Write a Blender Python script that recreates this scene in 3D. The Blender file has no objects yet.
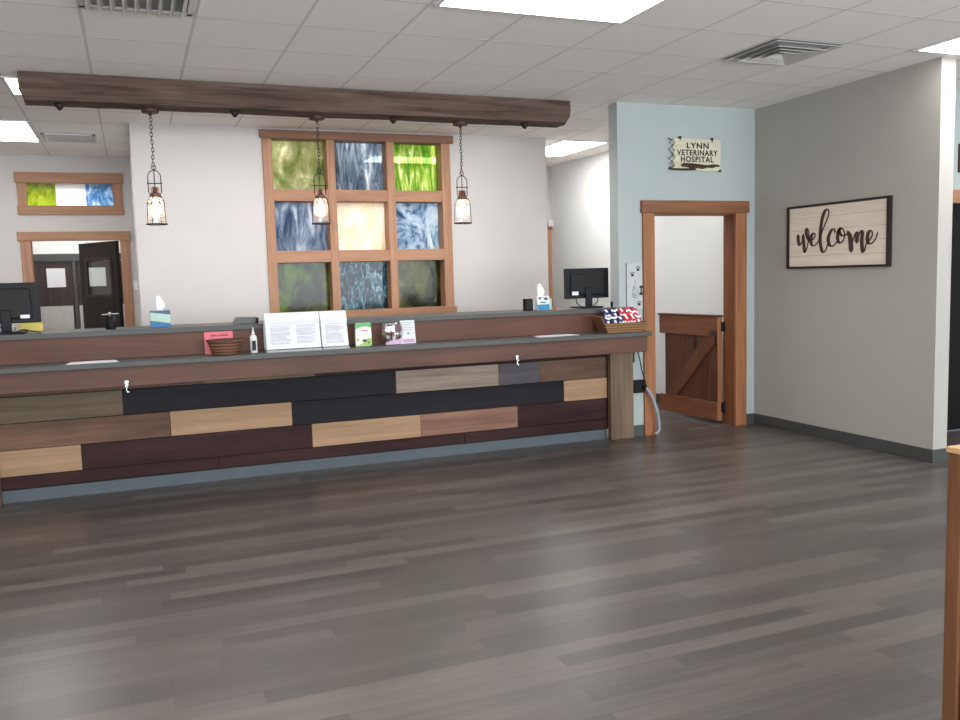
import bpy, bmesh, math, random
from mathutils import Vector, Matrix, noise
random.seed(7)
D = bpy.data
COL = bpy.context.scene.collection
PI = math.pi

# ------------------------------------------------------------------ materials
def lin(c):
    if isinstance(c, str):
        c = [int(c[i:i+2], 16)/255 for i in (0, 2, 4)]
    return tuple((v/12.92 if v <= .04045 else ((v+.055)/1.055)**2.4) for v in c) + (1.0,)

def newmat(name):
    m = D.materials.new(name); m.use_nodes = True
    nt = m.node_tree; nt.nodes.clear()
    out = nt.nodes.new('ShaderNodeOutputMaterial')
    return m, nt, out

def N(nt, t, **kw):
    n = nt.nodes.new(t)
    for k, v in kw.items():
        if k in n.inputs: n.inputs[k].default_value = v
        else: setattr(n, k, v)
    return n

def ramp(nt, stops):
    r = nt.nodes.new('ShaderNodeValToRGB'); e = r.color_ramp.elements
    e[0].position, e[0].color = stops[0]; e[1].position, e[1].color = stops[-1]
    for p, c in stops[1:-1]:
        x = e.new(p); x.color = c
    return r

def coords(nt, scale=(1, 1, 1), kind='Object', loc=(0, 0, 0), rot=(0, 0, 0)):
    tc = nt.nodes.new('ShaderNodeTexCoord'); mp = nt.nodes.new('ShaderNodeMapping')
    nt.links.new(tc.outputs[kind], mp.inputs[0])
    mp.inputs['Scale'].default_value = scale; mp.inputs['Location'].default_value = loc
    mp.inputs['Rotation'].default_value = rot
    return mp

def plain(name, c, rough=.5, metal=0, var=.06, nscale=12, bump=0, spec=.5, coat=0):
    """principled surface with a faint procedural mottling"""
    m, nt, out = newmat(name); c = lin(c)
    b = N(nt, 'ShaderNodeBsdfPrincipled', Roughness=rough, Metallic=metal)
    b.inputs['Specular IOR Level'].default_value = spec
    b.inputs['Coat Weight'].default_value = coat
    mp = coords(nt); n = N(nt, 'ShaderNodeTexNoise', Scale=nscale, Detail=3.0)
    nt.links.new(mp.outputs[0], n.inputs['Vector'])
    lo = tuple(v*(1-var) for v in c[:3])+(1,); hi = tuple(min(1, v*(1+var)) for v in c[:3])+(1,)
    r = ramp(nt, [(.3, lo), (.7, hi)])
    nt.links.new(n.outputs['Fac'], r.inputs[0]); nt.links.new(r.outputs[0], b.inputs['Base Color'])
    if bump:
        bp = N(nt, 'ShaderNodeBump', Strength=bump, Distance=.002)
        n2 = N(nt, 'ShaderNodeTexNoise', Scale=180.0, Detail=2.0); nt.links.new(mp.outputs[0], n2.inputs['Vector'])
        nt.links.new(n2.outputs['Fac'], bp.inputs['Height']); nt.links.new(bp.outputs[0], b.inputs['Normal'])
    nt.links.new(b.outputs[0], out.inputs[0])
    return m

def wood(name, c1, c2, axis='x', freq=22, rough=.5, knot=None, shift=0, bump=.15, spec=.4, blot=.0, metal=0):
    """grain running along one axis, between two colours, with optional dark knots"""
    m, nt, out = newmat(name)
    b = N(nt, 'ShaderNodeBsdfPrincipled', Roughness=rough)
    b.inputs['Specular IOR Level'].default_value = spec
    s = {'x': (.06, 1, 1), 'y': (1, .06, 1), 'z': (1, 1, .06)}[axis]
    mp = coords(nt, s, loc=(shift, shift*.7, shift*.3))
    n = N(nt, 'ShaderNodeTexNoise', Scale=float(freq), Detail=6.0, Roughness=.65, Distortion=.6)
    nt.links.new(mp.outputs[0], n.inputs['Vector'])
    r = ramp(nt, [(.32, lin(c1)), (.68, lin(c2))])
    nt.links.new(n.outputs['Fac'], r.inputs[0])
    last = r.outputs[0]
    s2 = {'x': (.35, 1, 1), 'y': (1, .35, 1), 'z': (1, 1, .35)}[axis]
    mp2 = coords(nt, s2, loc=(shift*1.7, 3.1, shift))
    if blot:
        n2 = N(nt, 'ShaderNodeTexNoise', Scale=3.5, Detail=3.0); nt.links.new(mp2.outputs[0], n2.inputs['Vector'])
        r2 = ramp(nt, [(.35, (1-blot,)*3+(1,)), (.65, (1, 1, 1, 1))]); nt.links.new(n2.outputs['Fac'], r2.inputs[0])
        mx = nt.nodes.new('ShaderNodeMix'); mx.data_type = 'RGBA'; mx.blend_type = 'MULTIPLY'; mx.inputs[0].default_value = 1
        nt.links.new(last, mx.inputs[6]); nt.links.new(r2.outputs[0], mx.inputs[7]); last = mx.outputs[2]
    if knot:
        v = N(nt, 'ShaderNodeTexVoronoi', Scale=knot); nt.links.new(mp2.outputs[0], v.inputs['Vector'])
        r3 = ramp(nt, [(.05, (.25, .2, .18, 1)), (.13, (1, 1, 1, 1))]); nt.links.new(v.outputs['Distance'], r3.inputs[0])
        mx = nt.nodes.new('ShaderNodeMix'); mx.data_type = 'RGBA'; mx.blend_type = 'MULTIPLY'; mx.inputs[0].default_value = 1
        nt.links.new(last, mx.inputs[6]); nt.links.new(r3.outputs[0], mx.inputs[7]); last = mx.outputs[2]
    nt.links.new(last, b.inputs['Base Color'])
    bp = N(nt, 'ShaderNodeBump', Strength=bump, Distance=.003)
    nt.links.new(n.outputs['Fac'], bp.inputs['Height']); nt.links.new(bp.outputs[0], b.inputs['Normal'])
    nt.links.new(b.outputs[0], out.inputs[0])
    return m

def emit(name, c, s):
    m, nt, out = newmat(name)
    e = N(nt, 'ShaderNodeEmission', Color=c, Strength=s); nt.links.new(e.outputs[0], out.inputs[0])
    return m

def stained(name, stops, scale=9, stretch=.25, shift=0, dist=1.5, clear=.35, ripple=.25, diff=.2):
    """textured art glass: coloured, partly diffusing, partly see-through"""
    m, nt, out = newmat(name)
    mp = coords(nt, (1, 1, stretch), loc=(shift, 0, shift))
    n = N(nt, 'ShaderNodeTexNoise', Scale=float(scale), Detail=6.0, Roughness=.7, Distortion=float(dist))
    nt.links.new(mp.outputs[0], n.inputs['Vector'])
    r = ramp(nt, [(p, lin(c)) for p, c in stops]); nt.links.new(n.outputs['Fac'], r.inputs[0])
    tl = N(nt, 'ShaderNodeBsdfTranslucent'); tr = N(nt, 'ShaderNodeBsdfTransparent'); gl = N(nt, 'ShaderNodeBsdfGlossy', Roughness=.12)
    rf = N(nt, 'ShaderNodeBsdfRefraction', Roughness=.08, IOR=1.02)
    df = N(nt, 'ShaderNodeBsdfDiffuse')
    bp = N(nt, 'ShaderNodeBump', Strength=ripple, Distance=.01)
    n2 = N(nt, 'ShaderNodeTexNoise', Scale=45.0, Detail=2.0); nt.links.new(mp.outputs[0], n2.inputs['Vector'])
    nt.links.new(n2.outputs['Fac'], bp.inputs['Height'])
    for x in (tl, df): nt.links.new(r.outputs[0], x.inputs['Color'])
    wm = nt.nodes.new('ShaderNodeMix'); wm.data_type = 'RGBA'; wm.inputs[0].default_value = .2; wm.inputs[7].default_value = (1, 1, 1, 1)
    nt.links.new(r.outputs[0], wm.inputs[6]); nt.links.new(wm.outputs[2], rf.inputs['Color'])
    nt.links.new(bp.outputs[0], gl.inputs['Normal']); nt.links.new(bp.outputs[0], rf.inputs['Normal'])
    a = N(nt, 'ShaderNodeMixShader', Fac=diff); nt.links.new(tl.outputs[0], a.inputs[1]); nt.links.new(df.outputs[0], a.inputs[2])
    c = N(nt, 'ShaderNodeMixShader', Fac=clear); nt.links.new(a.outputs[0], c.inputs[1]); nt.links.new(rf.outputs[0], c.inputs[2])
    g = N(nt, 'ShaderNodeMixShader', Fac=.014); nt.links.new(c.outputs[0], g.inputs[1]); nt.links.new(gl.outputs[0], g.inputs[2])
    nt.links.new(g.outputs[0], out.inputs[0])
    return m

# paints
M = {}
M['wall'] = plain('wall_paint', (.775, .753, .742), .75, var=.015, nscale=3, bump=.08, spec=.2)
M['wall_cool'] = plain('wall_paint_daylight_tint', (.66, .685, .68), .75, var=.015, nscale=3, bump=.08, spec=.2)  # wall paint with the cool cast of daylight mixed into its colour
M['wall_grey'] = plain('wall_paint_greige', (.655, .64, .612), .75, var=.015, nscale=3, bump=.08, spec=.2)
M['wall_white'] = plain('wall_paint_white', (.86, .86, .855), .7, var=.01, nscale=3, bump=.05, spec=.2)
M['ceiling'] = plain('ceiling_tile', (.955, .935, .92), .9, var=.02, nscale=60, bump=.4, spec=.1)
M['grid'] = plain('ceiling_grid_metal', (.83, .81, .79), .9, var=.02)
M['base'] = plain('baseboard_vinyl', (.265, .27, .265), .45, var=.05)
M['kick'] = plain('kick_board_blue_grey', (.295, .325, .348), .6, var=.04)
M['laminate'] = plain('grey_laminate', (.30, .30, .292), .5, var=.14, nscale=90, spec=.35)
M['trimwood'] = wood('cedar_trim', (.585, .42, .32), (.69, .515, .40), 'x', 26, .5, spec=.3)
M['trimwood_v'] = wood('cedar_trim_upright', (.585, .42, .32), (.70, .525, .41), 'z', 26, .5, knot=2.2, spec=.3)
M['headwood_shaded'] = wood('window_head_wood_shaded', (.46, .32, .25), (.55, .39, .31), 'x', 26, .5, spec=.3)  # trim wood darkened: the shade on the head is put into its colour
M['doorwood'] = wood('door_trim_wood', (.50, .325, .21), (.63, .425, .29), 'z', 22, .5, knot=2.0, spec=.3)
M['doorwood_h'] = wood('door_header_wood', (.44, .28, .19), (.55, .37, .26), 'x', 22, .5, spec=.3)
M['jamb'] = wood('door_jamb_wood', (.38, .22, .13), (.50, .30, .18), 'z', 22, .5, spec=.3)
M['halfdoor'] = wood('half_door_boards', (.26, .145, .10), (.36, .21, .145), 'z', 20, .45, knot=2.5, spec=.4)
M['brace'] = wood('half_door_brace', (.31, .18, .12), (.41, .25, .165), 'z', 20, .45, spec=.4)
M['halfdoor_rail'] = wood('half_door_rail', (.39, .22, .13), (.49, .30, .19), 'y', 20, .4, knot=2.5, spec=.5)
M['beam'] = wood('rough_beam_wood', (.27, .215, .19), (.46, .385, .345), 'x', 20, .9, knot=1.4, bump=.35, spec=.1, blot=.2)
M['riser'] = wood('riser_wood', (.325, .195, .145), (.395, .245, .18), 'x', 14, .5, knot=.9, spec=.3, blot=.15)
M['apron'] = wood('apron_wood', (.325, .22, .18), (.395, .27, .22), 'x', 14, .55, knot=.9, spec=.3, blot=.15)
M['post'] = wood('counter_post_wood', (.40, .325, .26), (.53, .44, .36), 'z', 16, .6, knot=1.6, spec=.3, blot=.3)
M['p_tan'] = wood('plank_tan', (.54, .43, .325), (.66, .53, .41), 'x', 16, .6, knot=1.3, spec=.25, shift=2)
M['p_olive'] = wood('plank_olive', (.37, .32, .25), (.46, .395, .31), 'x', 16, .6, spec=.25, shift=5, blot=.2)
M['p_brown'] = wood('plank_brown', (.39, .28, .22), (.49, .365, .29), 'x', 16, .6, knot=1.0, spec=.25, shift=8, blot=.45)
M['p_rose'] = wood('plank_rose', (.45, .315, .26), (.57, .42, .35), 'x', 16, .6, spec=.25, shift=11, blot=.15)
M['p_grey'] = wood('plank_grey_tan', (.47, .41, .36), (.61, .54, .48), 'x', 16, .6, knot=1.1, spec=.25, shift=14)
M['p_black'] = wood('plank_black', (.095, .085, .10), (.145, .13, .15), 'x', 16, .6, spec=.15, shift=17)
M['p_slate'] = wood('plank_slate', (.23, .21, .225), (.33, .30, .31), 'x', 16, .5, spec=.3, shift=19)
M['p_maroon'] = wood('plank_maroon', (.17, .10, .10), (.27, .165, .16), 'x', 16, .6, spec=.15, shift=23, blot=.35)
M['p_red'] = wood('plank_red_brown', (.25, .14, .11), (.34, .20, .16), 'x', 16, .5, spec=.3, shift=27)
M['cab'] = wood('cabinet_wood', (.36, .225, .14), (.48, .315, .20), 'z', 20, .45, spec=.4)
M['cab_top'] = wood('cabinet_top_wood', (.72, .55, .38), (.85, .68, .50), 'y', 20, .45, spec=.4)
M['cab_dark'] = wood('cabinet_panel_wood', (.32, .18, .10), (.44, .27, .16), 'z', 20, .45, spec=.4)
M['espresso'] = wood('espresso_door_wood', (.10, .085, .08), (.17, .145, .135), 'z', 20, .45, spec=.3)
M['espresso_l'] = wood('espresso_panel_wood', (.20, .16, .15), (.28, .23, .215), 'z', 20, .45, spec=.3)
M['black'] = plain('black_plastic', (.055, .06, .07), .5, var=.1, spec=.25)
M['blackmat'] = plain('black_matte', (.045, .045, .05), .6, var=.1, spec=.25)
M['iron'] = plain('dark_iron', (.20, .165, .15), .5, metal=.6, var=.2)
M['bronze'] = plain('bronze_canopy', (.30, .22, .19), .55, metal=.3, var=.15)
M['copper'] = plain('copper_socket', (.44, .31, .26), .4, metal=.5, var=.15)
M['chrome'] = plain('chrome', (.8, .8, .8), .2, metal=1)
M['steel'] = plain('brushed_steel', (.74, .73, .71), .45, metal=.3, var=.05)
M['white'] = plain('white_plastic', (.88, .88, .88), .4, var=.01)
M['paper'] = plain('white_paper', (.86, .86, .88), .7, var=.01)
M['ink'] = plain('grey_ink', (.55, .56, .58), .8)
M['inkblack'] = plain('black_ink', (.05, .05, .05), .6)
M['pink'] = plain('pink_paper', (.88, .45, .50), .7, var=.03)
M['pinkink'] = plain('dark_pink_ink', (.45, .08, .16), .7)
M['yellow'] = plain('yellow_folder_paper', (.86, .78, .42), .7)
M['tissue'] = plain('tissue_paper', (.93, .93, .93), .8, var=.01)
M['t_blue'] = plain('tissue_box_blue', (.13, .40, .60), .5)
M['t_teal'] = plain('tissue_box_teal', (.10, .50, .66), .5)
M['t_navy'] = plain('tissue_box_navy', (.25, .36, .47), .5)
M['t_mint'] = plain('tissue_box_mint', (.68, .78, .72), .5)
M['green'] = plain('packet_green', (.16, .58, .22), .35)
M['lime'] = plain('packet_lime', (.52, .68, .30), .4)
M['cream'] = plain('packet_cream', (.88, .87, .80), .4)
M['red'] = plain('packet_red', (.78, .15, .25), .35, var=.1)
M['navy'] = plain('packet_navy', (.16, .16, .38), .35, var=.1)
M['treat'] = plain('treat_brown', (.36, .24, .20), .5, var=.25, nscale=30)
M['lilac'] = plain('packet_lilac', (.74, .58, .70), .35)
M['signwood'] = wood('painted_sign_board', (.72, .69, .60), (.85, .83, .74), 'x', 20, .6, spec=.2)
M['bark'] = wood('sign_bark', (.14, .11, .08), (.36, .29, .22), 'x', 60, .8, spec=.1)
M['letter'] = plain('brown_letter_paint', (.26, .165, .145), .6)
M['shiplap'] = wood('whitewashed_board', (.84, .785, .71), (.90, .85, .78), 'y', 24, .6, spec=.2)
M['acrylic_white'] = plain('frosted_panel', (.70, .71, .71), .4)
M['conduit'] = plain('grey_conduit', (.55, .57, .60), .45)
M['cord'] = plain('black_cord', (.05, .055, .06), .5)
M['acrylic'] = plain('pale_plastic', (.66, .68, .69), .25)
M['vent'] = plain('vent_metal', (.80, .79, .77), .45, metal=.2)
M['ventdark'] = plain('vent_duct', (.60, .60, .59), .8)
M['lampface'] = emit('lamp_diffuser', (1, .985, .96, 1), 11.0)
M['bulb'] = emit('warm_bulb', (1, .80, .62, 1), 22.0)

def floor_mat():
    m, nt, out = newmat('plank_floor')
    b = N(nt, 'ShaderNodeBsdfPrincipled', Roughness=.34); b.inputs['Specular IOR Level'].default_value = .5
    # planks: rows across Y, each row shifted along X by its own random amount
    def mth(op, a, b_=None):
        k = N(nt, 'ShaderNodeMath', operation=op)
        for q_, v_ in enumerate((a, b_)):
            if v_ is None: continue
            if isinstance(v_, (int, float)): k.inputs[q_].default_value = v_
            else: nt.links.new(v_, k.inputs[q_])
        return k.outputs[0]
    tc = nt.nodes.new('ShaderNodeTexCoord'); sp = nt.nodes.new('ShaderNodeSeparateXYZ'); nt.links.new(tc.outputs['Object'], sp.inputs[0])
    ry = mth('DIVIDE', sp.outputs[1], .098); row = mth('FLOOR', ry)
    wn = nt.nodes.new('ShaderNodeTexWhiteNoise'); wn.noise_dimensions = '1D'; nt.links.new(row, wn.inputs['W'])
    xo = mth('ADD', mth('DIVIDE', sp.outputs[0], 1.22), mth('MULTIPLY', wn.outputs['Value'], 7.3)); colx = mth('FLOOR', xo)
    wn2 = nt.nodes.new('ShaderNodeTexWhiteNoise'); wn2.noise_dimensions = '2D'
    cb_ = nt.nodes.new('ShaderNodeCombineXYZ'); nt.links.new(row, cb_.inputs[0]); nt.links.new(colx, cb_.inputs[1]); nt.links.new(cb_.outputs[0], wn2.inputs['Vector'])
    plank = wn2.outputs['Value']
    fy = mth('FRACT', ry); seam = mth('MULTIPLY', mth('GREATER_THAN', fy, .018), mth('GREATER_THAN', mth('FRACT', xo), .0022))
    r = ramp(nt, [(0, lin((.25, .232, .222))), (.5, lin((.33, .306, .292))), (1, lin((.44, .41, .388)))])
    mp2 = coords(nt, (.05, 1, 1)); n = N(nt, 'ShaderNodeTexNoise', Scale=34.0, Detail=6.0, Roughness=.7)
    nt.links.new(mp2.outputs[0], n.inputs['Vector'])
    mixf = N(nt, 'ShaderNodeMath', operation='MULTIPLY_ADD'); mixf.inputs[1].default_value = .8
    sub = N(nt, 'ShaderNodeMath', operation='SUBTRACT'); sub.inputs[1].default_value = .5
    nt.links.new(n.outputs['Fac'], sub.inputs[0]); nt.links.new(sub.outputs[0], mixf.inputs[0])
    mp3 = coords(nt, (.16, 1.0, 1)); n3 = N(nt, 'ShaderNodeTexNoise', Scale=7.0, Detail=2.0); nt.links.new(mp3.outputs[0], n3.inputs['Vector'])
    ad = N(nt, 'ShaderNodeMath', operation='MULTIPLY_ADD'); ad.inputs[1].default_value = .56
    nt.links.new(plank, ad.inputs[0])
    s3 = N(nt, 'ShaderNodeMath', operation='MULTIPLY'); s3.inputs[1].default_value = .38; nt.links.new(n3.outputs['Fac'], s3.inputs[0])
    nt.links.new(s3.outputs[0], ad.inputs[2]); nt.links.new(ad.outputs[0], mixf.inputs[2])
    nt.links.new(mixf.outputs[0], r.inputs[0])
    sm = nt.nodes.new('ShaderNodeMix'); sm.data_type = 'RGBA'; sm.inputs[6].default_value = (.03, .027, .026, 1)
    nt.links.new(mth('ADD', mth('MULTIPLY', seam, .5), .5), sm.inputs[0]); nt.links.new(r.outputs[0], sm.inputs[7]); nt.links.new(sm.outputs[2], b.inputs['Base Color'])
    bp = N(nt, 'ShaderNodeBump', Strength=.05, Distance=.001); nt.links.new(n.outputs['Fac'], bp.inputs['Height'])
    nt.links.new(bp.outputs[0], b.inputs['Normal'])
    rr = N(nt, 'ShaderNodeMapRange'); rr.inputs[3].default_value = .27; rr.inputs[4].default_value = .38
    nt.links.new(n.outputs['Fac'], rr.inputs[0]); nt.links.new(rr.outputs[0], b.inputs['Roughness'])
    nt.links.new(b.outputs[0], out.inputs[0]); return m
M['floor'] = floor_mat()

def wicker_mat(name, c1, c2):
    m, nt, out = newmat(name)
    b = N(nt, 'ShaderNodeBsdfPrincipled', Roughness=.6)
    mp = coords(nt, (1, 1, 1)); w = N(nt, 'ShaderNodeTexWave', Scale=14.0, Distortion=2.5, Detail=2.0); w.bands_direction = 'Z'
    nt.links.new(mp.outputs[0], w.inputs['Vector'])
    r = ramp(nt, [(.15, lin(c1)), (.8, lin(c2))]); nt.links.new(w.outputs['Fac'], r.inputs[0]); nt.links.new(r.outputs[0], b.inputs['Base Color'])
    nt.links.new(b.outputs[0], out.inputs[0]); return m
M['wicker'] = wicker_mat('brown_wicker', (.24, .14, .09), (.50, .33, .22))
M['wicker2'] = wicker_mat('olive_wicker', (.34, .23, .13), (.60, .44, .28))

def thin_glass(name, c=(1, .95, .92, 1), gloss=.14):
    m, nt, out = newmat(name)
    t = N(nt, 'ShaderNodeBsdfTransparent', Color=c); g = N(nt, 'ShaderNodeBsdfGlossy', Roughness=.08)
    mx = N(nt, 'ShaderNodeMixShader', Fac=gloss); nt.links.new(t.outputs[0], mx.inputs[1]); nt.links.new(g.outputs[0], mx.inputs[2])
    nt.links.new(mx.outputs[0], out.inputs[0]); return m
def jar_glass():
    m, nt, out = newmat('seeded_jar_glass')
    t = N(nt, 'ShaderNodeBsdfTransparent', Color=(1, .93, .89, 1)); g = N(nt, 'ShaderNodeBsdfGlossy', Roughness=.15)
    tl = N(nt, 'ShaderNodeBsdfTranslucent', Color=(.95, .82, .76, 1))
    m1 = N(nt, 'ShaderNodeMixShader', Fac=.10); nt.links.new(t.outputs[0], m1.inputs[1]); nt.links.new(tl.outputs[0], m1.inputs[2])
    m2 = N(nt, 'ShaderNodeMixShader', Fac=.1); nt.links.new(m1.outputs[0], m2.inputs[1]); nt.links.new(g.outputs[0], m2.inputs[2])
    nt.links.new(m2.outputs[0], out.inputs[0]); return m
M['jar'] = jar_glass()
M['bag'] = thin_glass('clear_plastic_bag', (.95, .93, .95, 1), .25)
M['clearpane'] = thin_glass('clear_pane', (.9, .93, .92, 1), .12)

# stained glass, one recipe per pane (row, column)
SG = {
 (0, 0): ([(.30, '7b8a50'), (.45, 'a4ad76'), (.57, 'bfbf9c'), (.70, 'f2f3da')], 8, .5, 1, 'olive and pale green rippled glass pane'),
 (0, 1): ([(.32, '38454f'), (.44, '687b8e'), (.53, 'a4adb6'), (.64, 'f2f3f4')], 11, .18, 2, 'slate blue and white streaked glass pane at the top'),
 (0, 2): ([(.34, '4a7c18'), (.45, '7aa834'), (.54, 'b2c862'), (.64, 'f6f8dc')], 16, .14, 3, 'vivid grass green glass pane'),
 (1, 0): ([(.32, '3a4c66'), (.43, '667e9c'), (.54, 'a6b4c6'), (.66, 'f2f4f7')], 10, .2, 4, 'denim blue and white streaked glass pane'),
 (1, 1): ([(.30, 'f2e0bc'), (.46, 'fcf3e2'), (.62, 'ffffff')], 5, .5, 5, 'cream white glass pane in the middle'),
 (1, 2): ([(.34, '3b5f86'), (.43, '7f9fbe'), (.52, 'c4d6e4'), (.70, 'f4f8fb')], 3.2, .7, 6, 'white and blue swirled glass pane'),
 (2, 0): ([(.32, '3c3a14'), (.46, '626018'), (.56, '84961c'), (.70, 'b0cc20')], 4, .35, 7, 'dark olive green glass pane'),
 (2, 1): ([(.34, '122230'), (.46, '2c5064'), (.54, '5a90a2'), (.64, 'dcf6fa')], 14, .4, 8, 'dark teal rippled glass pane'),
 (2, 2): ([(.32, '34381c'), (.44, '5a6228'), (.56, '8e9048'), (.70, 'b4b080')], 4, .6, 9, 'murky green and grey glass pane'),
}

# ------------------------------------------------------------------ geometry helpers (all authored in world coordinates)
def B(): return bmesh.new()

def bx(bm, x0, x1, y0, y1, z0, z1, mi=0, mat=None):
    vs = [bm.verts.new(Vector(c)) for c in ((x0, y0, z0), (x1, y0, z0), (x1, y1, z0), (x0, y1, z0), (x0, y0, z1), (x1, y0, z1), (x1, y1, z1), (x0, y1, z1))]
    if mat is not None:
        for v in vs: v.co = mat @ v.co
    for f in ((0, 3, 2, 1), (4, 5, 6, 7), (0, 1, 5, 4), (1, 2, 6, 5), (2, 3, 7, 6), (3, 0, 4, 7)):
        fc = bm.faces.new([vs[i] for i in f]); fc.material_index = mi
    return vs

def prism(bm, pts, axis, a0, a1, mi=0):
    """extrude a 2-D outline along an axis: 'y' -> pts are (x,z); 'x' -> pts are (y,z); 'z' -> pts are (x,y)"""
    def P(p, a): return {'y': (p[0], a, p[1]), 'x': (a, p[0], p[1]), 'z': (p[0], p[1], a)}[axis]
    A = [bm.verts.new(P(p, a0)) for p in pts]; Bv = [bm.verts.new(P(p, a1)) for p in pts]
    n = len(pts)
    fs = [bm.faces.new(A), bm.faces.new(Bv[::-1])]
    for i in range(n): fs.append(bm.faces.new([A[i], Bv[i], Bv[(i+1) % n], A[(i+1) % n]]))
    for f in fs: f.material_index = mi
    bmesh.ops.recalc_face_normals(bm, faces=fs)

def lathe(bm, prof, c, n=20, sx=1, sy=1, mi=0, cap=True):
    rings = []
    for r, z in prof:
        rings.append([bm.verts.new((c[0]+r*sx*math.cos(2*PI*i/n), c[1]+r*sy*math.sin(2*PI*i/n), c[2]+z)) for i in range(n)])
    fs = []
    for a, b in zip(rings, rings[1:]):
        for i in range(n): fs.append(bm.faces.new([a[i], a[(i+1) % n], b[(i+1) % n], b[i]]))
    if cap:
        fs.append(bm.faces.new(rings[0][::-1])); fs.append(bm.faces.new(rings[-1]))
    for f in fs: f.material_index = mi; f.smooth = True

def tube(bm, pts, r, n=8, closed=False, mi=0):
    pts = [Vector(p) for p in pts]; m = len(pts); rings = []
    up = Vector((0, 0, 1))
    for i, p in enumerate(pts):
        a = pts[(i-1) % m] if (closed or i) else p; b = pts[(i+1) % m] if (closed or i < m-1) else p
        t = (b-a).normalized()
        u = t.cross(up)
        if u.length < .05: u = t.cross(Vector((0, 1, 0)))
        u.normalize(); w = u.cross(t)
        rr = r[i] if isinstance(r, (list, tuple)) else r
        rings.append([bm.verts.new(p+(u*math.cos(2*PI*k/n)+w*math.sin(2*PI*k/n))*rr) for k in range(n)])
    rng = range(m if closed else m-1)
    for i in rng:
        a, b = rings[i], rings[(i+1) % m]
        for k in range(n):
            f = bm.faces.new([a[k], a[(k+1) % n], b[(k+1) % n], b[k]]); f.smooth = True; f.material_index = mi
    if not closed:
        bm.faces.new(rings[0][::-1]); bm.faces.new(rings[-1])

def smoothpts(pts, sub=6):
    P = [Vector(p) for p in pts]; P = [2*P[0]-P[1]]+P+[2*P[-1]-P[-2]]; o = []
    for i in range(1, len(P)-2):
        for k in range(sub):
            t = k/sub
            o.append(.5*((2*P[i])+(-P[i-1]+P[i+1])*t+(2*P[i-1]-5*P[i]+4*P[i+1]-P[i+2])*t*t+(-P[i-1]+3*P[i]-3*P[i+1]+P[i+2])*t**3))
    o.append(P[-2]); return o

WL = {}
def link(name, bm, m, parent=None, base=(0, 0, 0), bevel=0, smooth=False):
    """one mesh object; authored in world space, stored relative to its parent (or base)"""
    org = Vector(WL[parent.name]) if parent is not None else Vector(base)
    bmesh.ops.translate(bm, verts=bm.verts, vec=-org)
    bmesh.ops.recalc_face_normals(bm, faces=bm.faces)
    me = D.meshes.new(name); bm.to_mesh(me); bm.free()
    for x in (m if isinstance(m, (list, tuple)) else [m]): me.materials.append(M[x] if isinstance(x, str) else x)
    o = D.objects.new(name, me); COL.objects.link(o)
    if parent is not None: o.parent = parent
    else: o.location = base
    WL[o.name] = tuple(org)
    if smooth:
        for p in me.polygons: p.use_smooth = True
    if bevel:
        bv = o.modifiers.new('Bevel', 'BEVEL'); bv.width = bevel; bv.segments = 2; bv.limit_method = 'ANGLE'
    return o

def tag(o, label=None, cat=None, group=None, kind=None):
    if label: o['label'] = label
    if cat: o['category'] = cat
    if group: o['group'] = group
    if kind: o['kind'] = kind
    return o

def thing(name, label, cat, loc, group=None, kind=None):
    o = D.objects.new(name, None); COL.objects.link(o); o.location = loc; o.empty_display_size = .05
    WL[o.name] = tuple(loc)
    return tag(o, label, cat, group, kind)

def struct(name, bm, m, label=None, bevel=0):
    o = link(name, bm, m, bevel=bevel); o['kind'] = 'structure'
    if label: o['label'] = label
    return o

def text_bm(body, size, align='CENTER', bold=0.0, xs=1.0, extr=.0012, space=1.0):
    cu = D.curves.new('lettering', 'FONT'); cu.body = body; cu.size = size; cu.align_x = align; cu.offset = bold; cu.extrude = extr; cu.space_character = space
    cu.resolution_u = 3
    o = D.objects.new('lettering_tmp', cu); COL.objects.link(o)
    dg = bpy.context.evaluated_depsgraph_get(); me = D.meshes.new_from_object(o.evaluated_get(dg))
    bm = bmesh.new(); bm.from_mesh(me)
    for v in bm.verts: v.co.x *= xs
    D.objects.remove(o); D.curves.remove(cu); D.meshes.remove(me)
    return bm

def place_text(dst, body, size, c, facing='y', **kw):
    """letters standing upright at c, read from -Y ('y') or from -X ('x')"""
    t = text_bm(body, size, **kw)
    for v in t.verts:
        x, y, z = v.co
        v.co = (c[0]+x, c[1]-z, c[2]+y) if facing == 'y' else (c[0]-z, c[1]-x, c[2]+y)
    me = D.meshes.new('tmp'); t.to_mesh(me); t.free(); dst.from_mesh(me); D.meshes.remove(me)

def copy_tree(o, dz=(0, 0, 0), label=None, group=None):
    c = o.copy(); COL.objects.link(c); c.location = Vector(o.location)+Vector(dz)
    WL[c.name] = tuple(c.location)
    if label: c['label'] = label
    if group: c['group'] = group
    for ch in [x for x in D.objects if x.parent == o]:
        k = ch.copy(); COL.objects.link(k); k.parent = c
        for g in [x for x in D.objects if x.parent == ch]:
            q = g.copy(); COL.objects.link(q); q.parent = k
    return c

# ------------------------------------------------------------------ the room (metres; camera stands over the origin)
CH = 3.065                    # ceiling height
XR = 5.68                     # right wall face
b = B(); bx(b, -3.2, 8.3, -3.3, 14.4, -.05, 0); struct('floor', b, 'floor', 'dark grey-brown wood plank floor')
b = B(); bx(b, -3.2, 8.3, -3.3, 14.4, CH, CH+.1); struct('ceiling', b, 'ceiling', 'white suspended tile ceiling')
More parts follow.
